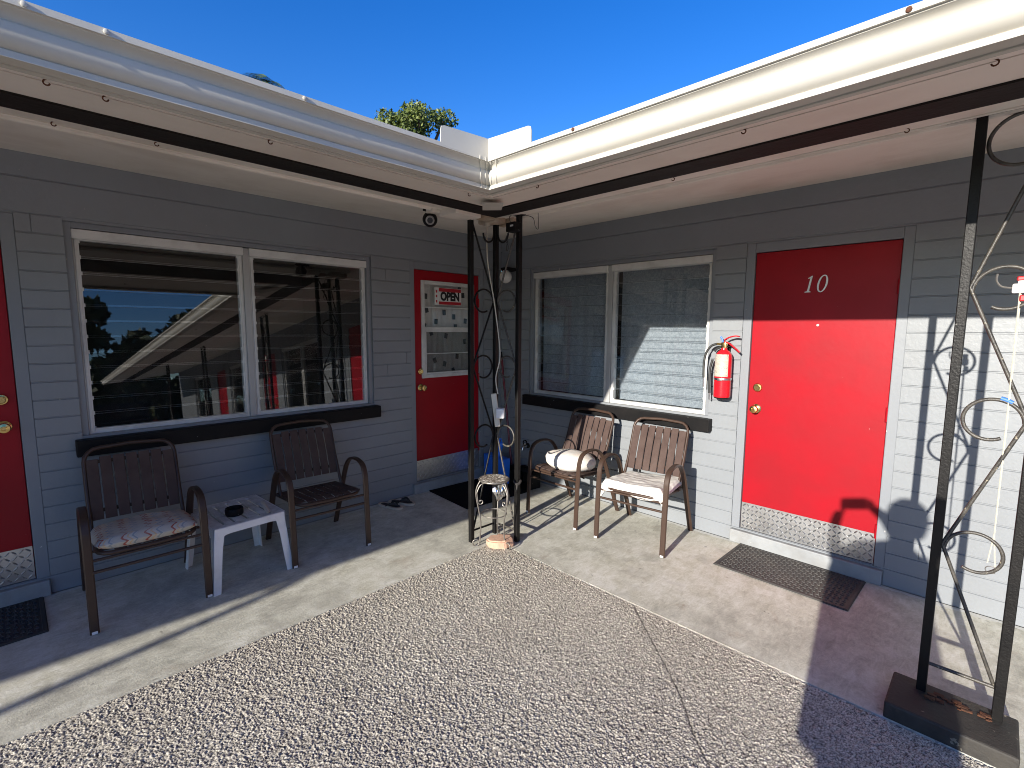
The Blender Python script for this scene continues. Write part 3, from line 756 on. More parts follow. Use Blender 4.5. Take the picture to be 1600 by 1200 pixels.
# ------------------------------------------------------------------ curtains
def wavy(T, u0,u1,z0,z1,o, amp, freq, nu=160, nz=24, seed=0):
    mb = MB(); rr = random.Random(seed); ph = [rr.uniform(0,6) for _ in range(4)]; vs = []
    for i in range(nu+1):
        for j in range(nz+1):
            s, t = i/nu, j/nz; u = u0+(u1-u0)*s
            oo = o+amp*(math.sin(u*freq+ph[0]+.6*math.sin(t*2+ph[1]))+.5*math.sin(u*freq*2.3+ph[2])+.3*math.sin(u*freq*.4+ph[3]))
            vs.append(T(u,oo,z0+(z1-z0)*t))
    mb.add(vs, [(i*(nz+1)+j,(i+1)*(nz+1)+j,(i+1)*(nz+1)+j+1,i*(nz+1)+j+1) for i in range(nu) for j in range(nz)]); return mb
c = wavy(RT,1.40,2.30,.95,2.15,-.19,.0035,26,seed=2).build('curtain','lace',smooth=60)
tag(c,'grey blue lace curtain behind the half of the window touched by sun','curtain')
c = wavy(RT,.44,1.36,.95,2.15,-.20,.005,24,seed=3).build('curtain','lace',smooth=60)
tag(c,'grey blue lace curtain behind the shaded half of the window nearest the corner','curtain')
c = wavy(LT,.42,1.01,1.13,2.03,-.0575,.003,44,seed=5)
rr = random.Random(11)
for (u,z) in ((.50,1.93),(.96,1.90),(.55,1.99),(.74,1.75),(.62,1.71),(.84,1.66),(.95,1.77),(.60,1.61),(.47,1.67),(.72,1.52),(.90,1.55),(.48,1.46),(.86,1.28),(.74,1.24),(.58,1.31),(.63,1.17),(.98,1.62)):
    a = rr.uniform(-.4,.4); s = .020; hh = .026
    q = [(u+x*math.cos(a)-y*math.sin(a), z+x*math.sin(a)+y*math.cos(a)) for x,y in ((-s,-hh),(s,-hh),(s,hh),(-s,hh))]
    c.add([LT(p[0],-.0505,p[1]) for p in q], [(0,1,2,3)], 1)
tag(c.build('curtain',['cream','ink'],smooth=60),'cream curtain with scattered dark squares inside the glazed red door','curtain')

# ------------------------------------------------------------------ OPEN sign
sg = empty('open_sign',(-.03,-.7,1.88),0,'small red and white OPEN sign hung in the glazed red door','sign')
tilt = Matrix.Rotation(R(0),4,'X')
def SG(u,z,o): return (o, -u, z)      # local: u to the right of the reader is +u
def text_mesh(txt, size, bold, tf):
    cu = bpy.data.curves.new('t','FONT'); cu.body = txt; cu.size = size; cu.offset = bold; cu.extrude = .0006; cu.align_x = 'CENTER'; cu.align_y = 'CENTER'
    o = bpy.data.objects.new('t',cu); COL.objects.link(o); dg = bpy.context.evaluated_depsgraph_get()
    me = bpy.data.meshes.new_from_object(o.evaluated_get(dg)); mb = MB()
    mb.add([tf(v.co.x,v.co.y,v.co.z) for v in me.vertices],[tuple(p.vertices) for p in me.polygons])
    bpy.data.objects.remove(o); bpy.data.curves.remove(cu); bpy.data.meshes.remove(me); return mb
# reader faces the door from the courtyard: right-hand side is +y
RD = lambda x,y,z: (z, x, y)
b_ = MB(); b_.box((-.002,-.140,-.082),(.0,.140,.082)); b_.build('board','paper',sg)
b_ = MB(); b_.box((0,-.137,.045),(.0012,.137,.079)); b_.box((0,-.137,-.079),(.0012,.137,-.050)); b_.build('red_band','signred',sg)
tm = text_mesh('OPEN', .106, .0058, lambda x,y,z: (z+.0016, x*.84, y*1.04-.003)); tm.build('lettering','ink',sg)
b_ = MB(); b_.box((-.004,-.185,-.086),(-.002,-.137,.082)); b_.build('side_card','paper',sg)
b_ = MB()
for z in (.045,0,-.05): b_.box((-.002,-.170,z-.012),(-.0012,-.155,z+.012))
b_.build('card_marks','signred',sg)
sg.location = (-.012,-.695,1.905)

# ------------------------------------------------------------------ iron posts
def arc(c, r0, r1, a0, a1, n=26):
    return [(c[0]+(r0+(r1-r0)*k/n)*math.cos(a0+(a1-a0)*k/n), c[1]+(r0+(r1-r0)*k/n)*math.sin(a0+(a1-a0)*k/n)) for k in range(n+1)]
def panel(root, A, B, ztop, contacts, zbar, base, first_high, top_scroll=None, rodmat='rod', rr=.0055):
    """lattice between tube A and tube B (xy); contacts = [(z, side)] side 0 at A, 1 at B"""
    A, B = Vector((*A,0))-base, Vector((*B,0))-base; ex = (B-A).normalized(); Wd = (B-A).length; inset = .017
    tf = lambda s,z: A+ex*s+Vector((0,0,z))
    lo, hi = inset, Wd-inset
    S = lambda side: lo if side == 0 else hi
    pts = [(S(first_high), ztop-.03)]
    for z,side in contacts: pts.append((S(side),z))
    pts.append((S(1-contacts[-1][1]), zbar))
    for (a,b),(c,d) in zip(pts[:-1],pts[1:]):
        m = MB(); m.tube([tf(a,b),tf(c,d)], rr, 8); m.build('diagonal_rod',rodmat,root,smooth=50)
    r = (hi-lo)/2
    for z,side in contacts:
        cx = (lo+hi)/2; cz = z-.012
        a0 = math.pi if side == 0 else 0.; sg = -1 if side == 0 else 1
        m = MB(); pa = arc((cx,cz), r-rr, r*.72, a0, a0+sg*R(298), 34)
        m.tube([tf(*p) for p in pa], rr, 8); m.build('scroll',rodmat,root,smooth=50)
    m = MB(); m.tube([tf(lo,zbar),tf(hi,zbar)], rr*1.1, 8); m.build('bottom_rail',rodmat,root,smooth=50)
    if top_scroll is not None:
        sd = top_scroll; cx = (lo+hi)/2; cz = ztop-.105; a0 = R(100) ; 
        m = MB()
        pa = arc((cx,cz), r-rr, r*.9, R(75), R(75)+R(285), 34) if sd == 0 else arc((cx,cz), r-rr, r*.9, R(105), R(105)-R(285), 34)
        m.tube([tf(*p) for p in pa], rr, 8); m.build('scroll',rodmat,root,smooth=50)
def tubepost(root, base, x, y, z0, z1, s=.033):
    m = MB(); m.box((x-base.x-s/2,y-base.y-s/2,z0),(x-base.x+s/2,y-base.y+s/2,z1),0,.003); m.build('tube','post',root)
# corner post: three tubes in an L
base = Vector((1.215,-1.215,0))
cp = empty('iron_post',base,0,'black scrollwork iron post of three tubes standing at the walkway corner','post')
CT = [(1.20,-1.45),(1.205,-1.212),(1.432,-1.200)]
for (x,y) in CT: tubepost(cp,base,x,y,0,2.385)
cont = [(1.80,1),(1.32,0),(.80,1)]
panel(cp,CT[0],CT[1],2.36,cont,.085,base,0,rodmat='post',rr=.0068)
panel(cp,CT[2],CT[1],2.36,cont,.085,base,0,rodmat='rod',rr=.0068)
for a,b in ((CT[1],CT[0]),(CT[1],CT[2])):
    ex = (Vector(b)-Vector(a)).normalized(); m = MB()
    pts = [(.018,2.34),(.020,2.28),(.035,2.235),(.075,2.215),(.110,2.235),(.122,2.275)]
    pp_ = smoothpath([(a[0]-base.x+ex.x*s,a[1]-base.y+ex.y*s,z) for s,z in pts],5)
    m.tube(pp_, .007, 8); m.build('scroll','post',cp,smooth=50)
m = MB(); m.box((-.045,-.29,2.383),(.02,-.20,2.389)); m.box((-.04,-.035,2.383),(.03,.03,2.389)); m.box((.17,-.02,2.383),(.25,.05,2.389)); m.build('top_plate','post',cp)
# right post: two tubes on a black block
PX0, PX1, PY = 3.772, 4.003, -1.105
def right_post(dx, label, full):
    base = Vector((PX0+dx,PY,0))
    rp = empty('iron_post',base,0,label,'post')
    for x in (PX0,PX1): tubepost(rp,base,x+dx,PY,.066,2.395)
    panel(rp,(PX0+dx,PY),(PX1+dx,PY),2.395,[(1.762,0),(1.262,1),(.725,0)],.195,base,1,top_scroll=0,rr=.0068)
    m = MB(); m.box((-.10,-.022,2.393),(.33,.022,2.399)); m.build('top_plate','post',rp)
    return rp
rp = right_post(0,'tall black scrollwork iron post of two tubes at the right edge, on a black block','')
for dx,l in ((3.7,'far black scrollwork iron post, first one past the right edge'),(7.4,'far black scrollwork iron post, second one past the right edge')): right_post(dx,l,'')
m = MB(); m.box((3.672,-1.307,-.05),(4.066,-1.045,.068),0,.008)
tag(m.build('plinth_block','concblk',None,loc=(3.87,-1.2,0)),'low black painted block under the right iron post','block')
m = MB()
for k in range(22):
    x = random.uniform(3.80,3.985); y = -1.125+random.uniform(-.03,.02); r = random.uniform(.006,.017)
    m.box((x-r,y-r*.6,.062),(x+r,y+r*.6,.070+r*.35),0,.002)
tag(m.build('rust_flakes','rust',None,loc=(3.87,-1.12,.068)),'rusted flaking metal strip lying along the top of the black block','rust')

# ------------------------------------------------------------------ chairs
def make_chair():
    root = empty('patio_chair',(0,0,0))
    arm = [(.715,0),(.705,.22),(.690,.48),(.678,.545),(.650,.592),(.600,.614),(.540,.620),(.470,.612),(.415,.588),(.370,.545),(.335,.490),(.300,.420),(.20,.195),(.113,0)]
    for sy in (1,-1):
        m = MB(); y = .26*sy
        pts = smoothpath([(x,y,z) for x,z in arm[1:-1]],4)
        pts = [Vector((.715,y,.004))]+pts+[Vector((.113,y,.004))]
        m.tube(pts, 1, shape=RRECT(.040,.017,.35), side=(0,1,0)); m.build('arm_and_legs','chair',root,smooth=40)
        m = MB(); m.box((.7158+.0085,y-.012,.006),(.7158+.0115,y+.012,.020)); m.build('foot_cap','plastic',root)
    # back frame: rounded tube hoop
    zb, zt, hw, cr = .375, .868, .222, .075
    bxp = lambda z: .318-(z-.375)*.37
    hoop = [(-hw,zb),(-hw,.6),(-hw,zt-cr)]
    hoop += [(-hw+cr-cr*math.cos(a),zt-cr+cr*math.sin(a)) for a in (R(22),R(45),R(68))]
    hoop += [(-hw+cr,zt),(0,zt+.008),(hw-cr,zt)]
    hoop += [(hw-cr+cr*math.sin(a),zt-cr+cr*math.cos(a)) for a in (R(22),R(45),R(68))]
    hoop += [(hw,zt-cr),(hw,.6),(hw,zb)]
    m = MB(); m.tube([(bxp(z)+(.03 if z < .38 else 0),y,z) for y,z in hoop], .0115, 10); m.build('back_frame','chair',root,smooth=50)
    # back slats
    for k in range(7):
        y = -.186+.062*k; m = MB(); top = .818-(.012 if k in (0,6) else 0)
        pts = [(bxp(z)+.006+.010*math.sin((z-.47)/.37*math.pi),y,z) for z in (.472,.55,.62,.70,.77,top)]
        m.tube(pts, 1, shape=RRECT(.0545,.007,.4), side=(0,1,0)); m.build('back_slat','slat',root,smooth=40)
    m = MB()
    for z in (.52,.79): m.tube([(bxp(z)-.004,-hw,z),(bxp(z)-.004,hw,z)], 1, shape=RECT(.022,.004), side=(0,0,1))
    m.split('slat_rail','chair',root)
    # seat hoop and slats
    sx0, sx1, sw, rc = .225, .690, .222, .06
    hz = lambda x: .372+.052*((x-sx0)/(sx1-sx0))-.014*max(0,(x-.62)/.07)**2
    lp = [(sx0,-sw),(sx1-rc,-sw)]+[(sx1-rc+rc*math.sin(a),-sw+rc-rc*math.cos(a)) for a in (R(30),R(60))]+[(sx1,-sw+rc),(sx1+.006,0),(sx1,sw-rc)]
    lp += [(sx1-rc+rc*math.cos(a),sw-rc+rc*math.sin(a)) for a in (R(30),R(60))]+[(sx1-rc,sw),(sx0,sw)]
    m = MB(); m.tube([(x,y,hz(x)-.004) for x,y in lp], .0115, 10, closed=True); m.build('seat_frame','chair',root,smooth=50)
    for k in range(7):
        y = -.186+.062*k; m = MB(); xe = sx1-.006-(.02 if k in (0,6) else 0)
        m.tube([(x,y,hz(x)+.006-.006*math.sin((x-.24)/.44*math.pi)) for x in (.245,.35,.45,.55,.63,xe)], 1, shape=RRECT(.0545,.007,.4), side=(0,1,0)); m.build('seat_slat','slat',root,smooth=40)
    m = MB()
    m.tube([(.692,-.252,.385),(.692,.252,.385)], .008, 8); m.tube([(.700,-.252,.325),(.700,.252,.325)], .009, 8)
    m.tube([(.60,-.252,.398),(.60,-.215,.405)], .008, 8); m.tube([(.60,.252,.398),(.60,.215,.405)], .008, 8)
    m.split('cross_bar','chair',root,smooth=50)
    return root
ch = make_chair()
CH = [((0.0-.02,-3.300,0), R(-1), 'brown slatted metal armchair holding the zigzag cushion, beside the left red door'),
      ((-.005,-2.255,0), R(-3.0), 'brown slatted metal armchair with bare seat, right of the white plastic table'),
      ((1.350,.0,0), R(-90), 'brown slatted metal armchair holding the round white cushion, nearest the corner'),
      ((1.985,.02,0), R(-90+7), 'brown slatted metal armchair draped with a white cloth, nearest the extinguisher')]
chairs = []
for i,(loc,rz,l) in enumerate(CH):
    o = ch if i == 0 else copy_tree(ch); o.location = loc; o.rotation_euler = (0,0,rz); tag(o,l,'chair','brown slatted armchairs along the walls'); chairs.append(o)
def chairM(i): return Matrix.Translation(CH[i][0]) @ Matrix.Rotation(CH[i][1],4,'Z')
def pillow(w, d, h, n=26, sq=.30, bumps=.004, seed=1):
    vs = []; fs = []; rr = random.Random(seed); off = Vector((rr.uniform(0,9),)*3)
    for side in (1,-1):
        for i in range(n+1):
            for j in range(n+1):
                u, v = 2*i/n-1, 2*j/n-1
                e = max(0,(1-abs(u)**3.2))*max(0,(1-abs(v)**3.2)); z = h*.5*(e**.42)
                x = u*d/2*(1-.05*(v*v)); y = v*w/2*(1-.05*(u*u))
                b = mnoise.noise(Vector((x*9,y*9,side))+off)*bumps*3+mnoise.noise(Vector((x*26,y*26,side))+off)*bumps
                vs.append((x,y,side*(z+b*e)))
    m = n+1
    for s in range(2):
        for i in range(n):
            for j in range(n): fs.append((s*m*m+i*m+j,s*m*m+(i+1)*m+j,s*m*m+(i+1)*m+j+1,s*m*m+i*m+j+1))
    b = MB(); b.add(vs,fs); return b
cu = empty('seat_cushion',chairM(0) @ Vector((.490,0,.436)),CH[0][1],'cream seat cushion with red and grey zigzag stripes, beside the left red door','cushion')
cu.rotation_euler = (0,R(-6),CH[0][1])
b_ = pillow(.475,.46,.10,seed=4); b_.build('cover','zigzag',cu,smooth=60)
m = MB(); pip = [( .23*(1-.05)*math.copysign(1,math.cos(a))*min(1,abs(math.cos(a))*1.35), .2375*.95*math.copysign(1,math.sin(a))*min(1,abs(math.sin(a))*1.35),0) for a in [2*math.pi*k/40 for k in range(40)]]
m.tube(pip,.005,6,closed=True); m.build('piping','zigzag',cu,smooth=60)
# round white cushion with strap
c3 = chairM(2) @ Vector((.46,-.0,.478))
cu = empty('round_cushion',c3,CH[2][1],'plump round white cushion with faint tan print on the chair nearest the corner','cushion')
m = MB(); nn = 40; vs = []; pr = [(.001,-.075),(.09,-.078),(.16,-.070),(.195,-.040),(.205,0),(.192,.035),(.15,.062),(.08,.078),(.001,.083)]
m.lathe(pr,(0,0,0),nn)
m.v = [Vector((v.x*1.0,v.y*1.10,v.z+.010*mnoise.noise(v*9)+.004*mnoise.noise(v*25))) for v in m.v]
m.build('cover','cloth2',cu,smooth=60); cu.rotation_euler = (0,R(-7),CH[2][1])
# white cloth draped over the seat of the fourth chair
def drape():
    m = MB(); n = 54; vs = []
    for i in range(n+1):
        for j in range(n+1):
            u, v = i/n, 2*j/n-1
            x = .20+.535*u; y = v*.262
            z = .408+.050*u
            ex = max(0,(u-.90)/.10); ey = max(0,(abs(v)-.80)/.20)
            front = (.085+.015*math.sin(v*5))*ex**1.2; sdz = .055*ey**1.2*(.5+.5*u)
            z2 = z-front-sdz
            x2 = x-.035*ex-.0*ey; y2 = y-math.copysign(.018*ey,v)
            wr = .010*mnoise.noise(Vector((x*7,y*5,3)))+.006*mnoise.noise(Vector((x*17+2,y*9,1)))+.003*mnoise.noise(Vector((x*30,y*30,5)))
            cr = max(0,.75-u)*max(0,v+.0)*.05     # the rear corner nearest the neighbour chair is lifted
            vs.append((x2,y2,z2+.020+wr+cr))
    m.add(vs,[(i*(n+1)+j,(i+1)*(n+1)+j,(i+1)*(n+1)+j+1,i*(n+1)+j+1) for i in range(n) for j in range(n)])
    return m
o = drape().build('seat_cloth','cloth',None,smooth=70); o.location = CH[3][0]; o.rotation_euler = (0,0,CH[3][1])
md = o.modifiers.new('thick','SOLIDIFY'); md.thickness = .016; md.offset = -1
tag(o,'rumpled white cloth pad covering the seat of the chair nearest the extinguisher','cloth')

# ------------------------------------------------------------------ white side table and ashtray
tb = empty('side_table',(.43,-2.815,0),R(4),'low white plastic side table with slotted top between two brown armchairs','table')
hx, hy, zt = .235, .205, .395
m = MB()
xs = [-hx,hx]; slots = [-.135,-.075,0.,.075,.135]
sw = .0105; yb = [-hy]+[q for s in slots for q in (s-sw,s+sw)]+[hy]
for k in range(0,len(yb)-1):
    y0,y1 = yb[k],yb[k+1]; solid = k % 2 == 0
    if solid: m.box((-hx,y0,zt-.012),(hx,y1,zt))
    else:
        m.box((-hx,y0,zt-.012),(-hx+.04,y1,zt)); m.box((hx-.04,y0,zt-.012),(hx,y1,zt))
m.build('table_top','tabletop',tb)
m = MB()
ap = .045
for (a,b) in (((-hx,-hy),(hx,-hy)),((hx,-hy),(hx,hy)),((hx,hy),(-hx,hy)),((-hx,hy),(-hx,-hy))):
    A, B = Vector((*a,0)), Vector((*b,0)); nn_ = 14; vs = []
    d = (B-A).normalized(); nrm = Vector((-d.y,d.x,0))*-.009
    for k in range(nn_+1):
        t = k/nn_; p = A.lerp(B,t); dip = .055*(max(0,abs(2*t-1)-.62)/.38)**2
        for off in (Vector((0,0,0)),nrm):
            vs.append(p+off+Vector((0,0,zt-.002))); vs.append(p+off+Vector((0,0,zt-ap-dip)))
    fs = []
    for k in range(nn_):
        i = k*4; j = i+4
        fs += [(i,i+1,j+1,j),(i+2,j+2,j+3,i+3),(i+1,i+3,j+3,j+1),(i,j,j+2,i+2)]
    m.add(vs,fs)
m.build('apron','plastic',tb)
for sx in (1,-1):
    for sy in (1,-1):
        m = MB(); secs = []
        for z,k,w_ in ((zt-.01,0,.058),(.25,.012,.046),(.1,.024,.042),(0.,.034,.040)):
            cx, cy = sx*(hx+k), sy*(hy+k); t = .007
            L = [(cx,cy),(cx-sx*w_,cy),(cx-sx*w_,cy-sy*t),(cx-sx*t,cy-sy*t),(cx-sx*t,cy-sy*w_),(cx,cy-sy*w_)]
            secs.append([(x,y,z) for x,y in L])
        vs = [p for s in secs for p in s]; fs = []
        for i in range(3):
            for k in range(6): fs.append((i*6+k,i*6+(k+1)%6,(i+1)*6+(k+1)%6,(i+1)*6+k))
        fs += [tuple(range(6)),tuple(range(23,17,-1))]
        m.add(vs,fs); m.build('leg','plastic',tb)
at = MB(); at.lathe([(.001,.012),(.040,.012),(.043,.042),(.050,.046),(.053,.040),(.052,.008),(.047,0),(.001,0)],(0,0,0),28)
o = at.build('ashtray','black',None,smooth=40); o.location = (.50,-2.845,.3955); tag(o,'round black ashtray on the white side table','ashtray')
m = MB(); m.tube([(-.12,.015,0),(-.02,0,.003),(.10,-.02,.002),(.125,-.03,0)],[.010,.016,.013,.005],6); o = m.build('wood_sliver','ivory',None,smooth=50); o.location = (.52,-2.662,.405); o.scale = (1,1,.45)
tag(o,'pale yellowish wood sliver lying on the right side of the white table','stick')

# ------------------------------------------------------------------ door mats
def mat_thing(x0,y0,x1,y1,rz,label,mt='rubber',nubs=True,th=.012):
    cx, cy = (x0+x1)/2,(y0+y1)/2; r = empty('door_mat',(cx,cy,0),rz,label,'door mat'); hx,hy = abs(x1-x0)/2,abs(y1-y0)/2
    m = MB(); m.box((-hx,-hy,.0005),(hx,hy,th*.55),0,.003); m.build('base',mt,r)
    if nubs:
        b = MB(); e = .022
        for p,q in (((-hx+.004,-hy+.004),(hx-.004,-hy+e)),((-hx+.004,hy-e),(hx-.004,hy-.004)),((-hx+.004,-hy+e),(-hx+e,hy-e)),((hx-e,-hy+e),(hx-.004,hy-e))):
            b.box((*p,th*.5),(*q,th*.85),0,.002)
        b.build('border',mt,r)
        n = MB(); nx, ny = int(2*(hx-e)/.026), int(2*(hy-e)/.026)
        for i in range(nx):
            for j in range(ny):
                x = -hx+e+.006+(i+.5)*(2*(hx-e)-.012)/nx; y = -hy+e+.006+(j+.5)*(2*(hy-e)-.012)/ny
                a, c_ = (.011,.0045) if (i+j) % 2 else (.0045,.011)
                n.add([(x-a,y-c_,th*.5),(x+a,y-c_,th*.5),(x+a,y+c_,th*.5),(x-a,y+c_,th*.5),(x-a*.6,y-c_*.6,th),(x+a*.6,y-c_*.6,th),(x+a*.6,y+c_*.6,th),(x-a*.6,y+c_*.6,th)],
                      [(4,5,6,7),(0,1,5,4),(1,2,6,5),(2,3,7,6),(3,0,4,7)])
        n.build('treads',mt,r)
    return r
mat_thing(2.625,-.50,3.405,-.035,R(-1),'black rubber door mat with raised treads in front of door 10', 'rubber_grey')
mat_thing(.02,-4.62,.50,-3.745,R(1),'black rubber door mat at the left edge, below the left red door')
mat_thing(-.0+.05,-1.03,.70,-.30,R(-4),'matt black floor mat in front of the glazed red door','blackfab',False,.014)

# ------------------------------------------------------------------ flip-flops
def flipflop(loc, rz, label):
    r = empty('flip_flop',loc,rz,label,'sandal','pair of flip-flops by the wall')
    ol = [(-.125,0),(-.115,.028),(-.07,.036),(0,.034),(.06,.044),(.10,.042),(.128,.022),(.133,0),(.125,-.03),(.095,-.045),(.05,-.042),(0,-.034),(-.07,-.036),(-.115,-.026)]
    ol = [(p.x,p.y) for p in smoothpath([(a,b,0) for a,b in ol],3,True)]
    m = MB(); m.prism(ol,.001,.018,lambda a,b,d:(a,b,d)); m.build('sole','tan',r)
    m = MB(); m.prism([(a*.80+.002,b*.66) for a,b in ol],.018,.0195,lambda a,b,d:(a,b,d)); m.build('footbed','straps',r)
    m = MB()
    for s in (1,-1):
        pts = smoothpath([(.085,0,.018),(.07,.008*s,.038),(.03,.034*s,.045),(-.02,.040*s,.022)],5); m.tube(pts,1,shape=RRECT(.018,.004),side=(0,.3,1))
    m.build('strap','straps',r); return r
flipflop((.140,-1.505,0),R(20),'tan flip-flop with dark straps, nearer the courtyard of the pair by the wall')
flipflop((.135,-1.385,0),R(31),'tan flip-flop with dark straps, closer to the wall of the pair')

# ------------------------------------------------------------------ fire extinguisher
ex = empty('fire_extinguisher',(2.452,-.075,1.10),0,'red fire extinguisher with pale label hung on the wall beside door 10','fire extinguisher')
m = MB(); m.lathe([(.001,.012),(.045,.010),(.056,.0),(.058,.004),(.059,.012),(.059,.285),(.055,.315),(.040,.338),(.022,.350),(.020,.365)],(0,0,0),32); m.build('cylinder','extred',ex,smooth=35)
m = MB(); m.lathe([(.050,-.010),(.056,-.002),(.056,.004)],(0,0,0),32); m.build('base_ring','black',ex,smooth=35)
m = MB(); vs=[]; n=20
for k in range(n+1):
    a = R(-140)+R(104)*k/n
    for z in (.155,.318):
        r_ = .0616 if z < .3 else .0598
        vs.append((r_*math.cos(a),r_*math.sin(a),z))
m.add(vs,[(2*k,2*k+2,2*k+3,2*k+1) for k in range(n)]); m.build('label','extlabel',ex,smooth=60)
m = MB(); m.lathe([(.0605,.128),(.0615,.130),(.0615,.142),(.0605,.144)],(0,0,0),32); m.box((-.015,-.072,.126),(.022,-.058,.146),0,.002); m.build('band','steel',ex,smooth=35)
m = MB(); m.box((-.018,-.018,.36),(.018,.018,.405),0,.004); m.tube([(-.015,0,.39),(-.055,0,.392)],.008,8); m.build('valve','brass',ex,smooth=35)
m = MB(); m.tube(smoothpath([(.0,0,.420),(.03,-.0,.440),(.075,-.0,.452),(.105,0,.448)],4),1,shape=RRECT(.026,.008),side=(0,1,0)); m.build('lever','extred',ex,smooth=35)
m = MB(); m.tube(smoothpath([(.0,0,.408),(.03,0,.400),(.07,0,.372),(.112,0,.335)],4),1,shape=RRECT(.026,.008),side=(0,1,0)); m.build('handle','extred',ex,smooth=35)
m = MB(); m.tube([(-.012,0,.405),(-.018,0,.43),(-.03,0,.445)],.007,8); m.build('safety_pin','bluetape',ex,smooth=35)
m = MB(); m.tube(smoothpath([(-.055,0,.392),(-.095,-.004,.375),(-.130,-.008,.32),(-.142,-.01,.24),(-.140,-.01,.135)],6),.0085,8); m.tube(smoothpath([(-.02,.012,.372),(-.06,.014,.355),(-.075,.015,.335)],4),.0085,8)
m.tube(smoothpath([(-.085,.01,.275),(-.100,.005,.20),(-.098,.0,.10),(-.094,0,.02)],5),.0085,8); m.build('hose','hose',ex,smooth=50)
m = MB(); m.tube([(-.140,-.01,.135),(-.138,-.01,.065)],.005,8); m.tube([(-.094,0,.02),(-.093,0,-.03)],.005,8); m.build('nozzle','chrome',ex,smooth=50)
m = MB(); m.box((-.02,.058,.10),(.02,.0745,.40)); m.box((-.03,.02,.372),(.03,.0745,.378)); m.build('wall_bracket','black',ex)

# ------------------------------------------------------------------ small fittings
gl = empty('wall_lamp',(.180,-.0,2.20),0,'white glass globe lamp on a black fitting near the inside corner','lamp')
m = MB(); m.box((-.05,-.14,-.005),(.05,0,.028),0,.006); m.build('fitting','black',gl)
m = MB(); m.lathe([(.001,-.066),(.022,-.062),(.045,-.048),(.060,-.026),(.066,0),(.060,.028),(.045,.049),(.030,.059),(.030,.064)],(0,-.115,-.069),28); m.build('globe','globe',gl,smooth=60)
sc_ = empty('security_camera',(1.035,-1.665,SOF(1.035)),0,'black dome security camera under the left soffit','security camera')
m = MB(); m.box((-.03,-.05,-.020),(.03,.07,.002),0,.004); m.tube([(0,-.01,-.012),(0,-.01,-.035)],.022,14); m.build('mount','black',sc_,smooth=40)
m = MB(); m.lathe([(.001,-.052),(.022,-.047),(.040,-.032),(.051,-.004),(.050,.022),(.035,.038),(.001,.042)],(.0,-.01,-.075),24)
rot = Matrix.Translation((0,-.01,-.075)) @ Matrix.Rotation(R(-72),4,Vector((.58,.81,0)).normalized()) @ Matrix.Translation((0,.01,.075)); m.xf(rot); m.build('housing','black',sc_,smooth=60)
axv = (rot.to_3x3() @ Vector((0,0,-1))).normalized(); c0 = Vector((0,-.01,-.075))
m = MB(); m.tube([c0+axv*.036,c0+axv*.053],.030,20); m.build('lens_ring','wire',sc_,smooth=40)
m = MB(); m.tube([c0+axv*.05,c0+axv*.055],.019,18); m.build('lens','phone',sc_,smooth=40)
m = MB(); m.tube(smoothpath([(.01,.06,-.01),(.02,.09,-.02),(.05,.12,-.022),(.08,.10,-.03)],5),.003,6); m.build('cable','hose',sc_)
lb = empty('sensor_light',(1.432,-1.245,2.262),0,'small black boxy fixture with loose wire strapped to the corner post top','light fixture')
m = MB(); m.box((-.045,-.045,0),(.045,.028,.062),0,.006); m.build('box','black',lb)
m = MB(); m.box((0,-.047,.03),(.03,-.0455,.042)); m.build('sticker','paper',lb)
m = MB(); m.tube(smoothpath([(-.02,-.02,.06),(-.04,-.01,.11),(-.02,.05,.13),(.09,.08,.10),(.13,.07,.03),(.14,.09,.02),(.145,.08,.12)],6),.0022,6)
m.tube(smoothpath([(-.03,-.03,.0),(-.05,-.04,-.05),(-.02,-.04,-.10),(-.045,-.03,-.13),(-.06,-.02,-.09),(-.035,-.03,-.05)],6),.0025,6); m.build('wire','hose',lb)
# extension cable and power strip hanging inside the post
ps = empty('power_strip',(1.262,-1.262,.99),0,'white power strip hanging on its cable inside the corner post','power strip')
ax_ = Vector((.10,.02,1)).normalized(); mt_ = Matrix.Rotation(R(8),4,Vector((-.7,.7,0)))
m = MB(); m.box((-.020,-.020,-.125),(.020,.018,.125),0,.004); m.xf(Matrix.Rotation(R(7),4,Vector((.7,-.7,0)).normalized()) @ Matrix.Rotation(R(45),4,'Z')); m.build('body','ivory',ps)
m = MB(); m.tube(smoothpath([(.010,.012,.12),(.00,.0,.24),(.02,.02,.38),(.012,.02,.52),(-.02,-.0,.80),(-.06,-.03,1.10),(-.065,-.03,1.36)],6),.0045,8); m.build('cable','ivory',ps,smooth=50)
m = MB(); m.box((.008,-.06,-.055),(.072,-.008,.020),0,.008); m.xf(Matrix.Rotation(R(38),4,'Z')); m.build('plug_adapter','plastic',ps)
m = MB(); m.lathe([(.018,0),(.020,.01),(.012,.03),(.008,.05)],(-.065,-.03,1.34),14); m.build('ceiling_plug','ivory',ps,smooth=50)
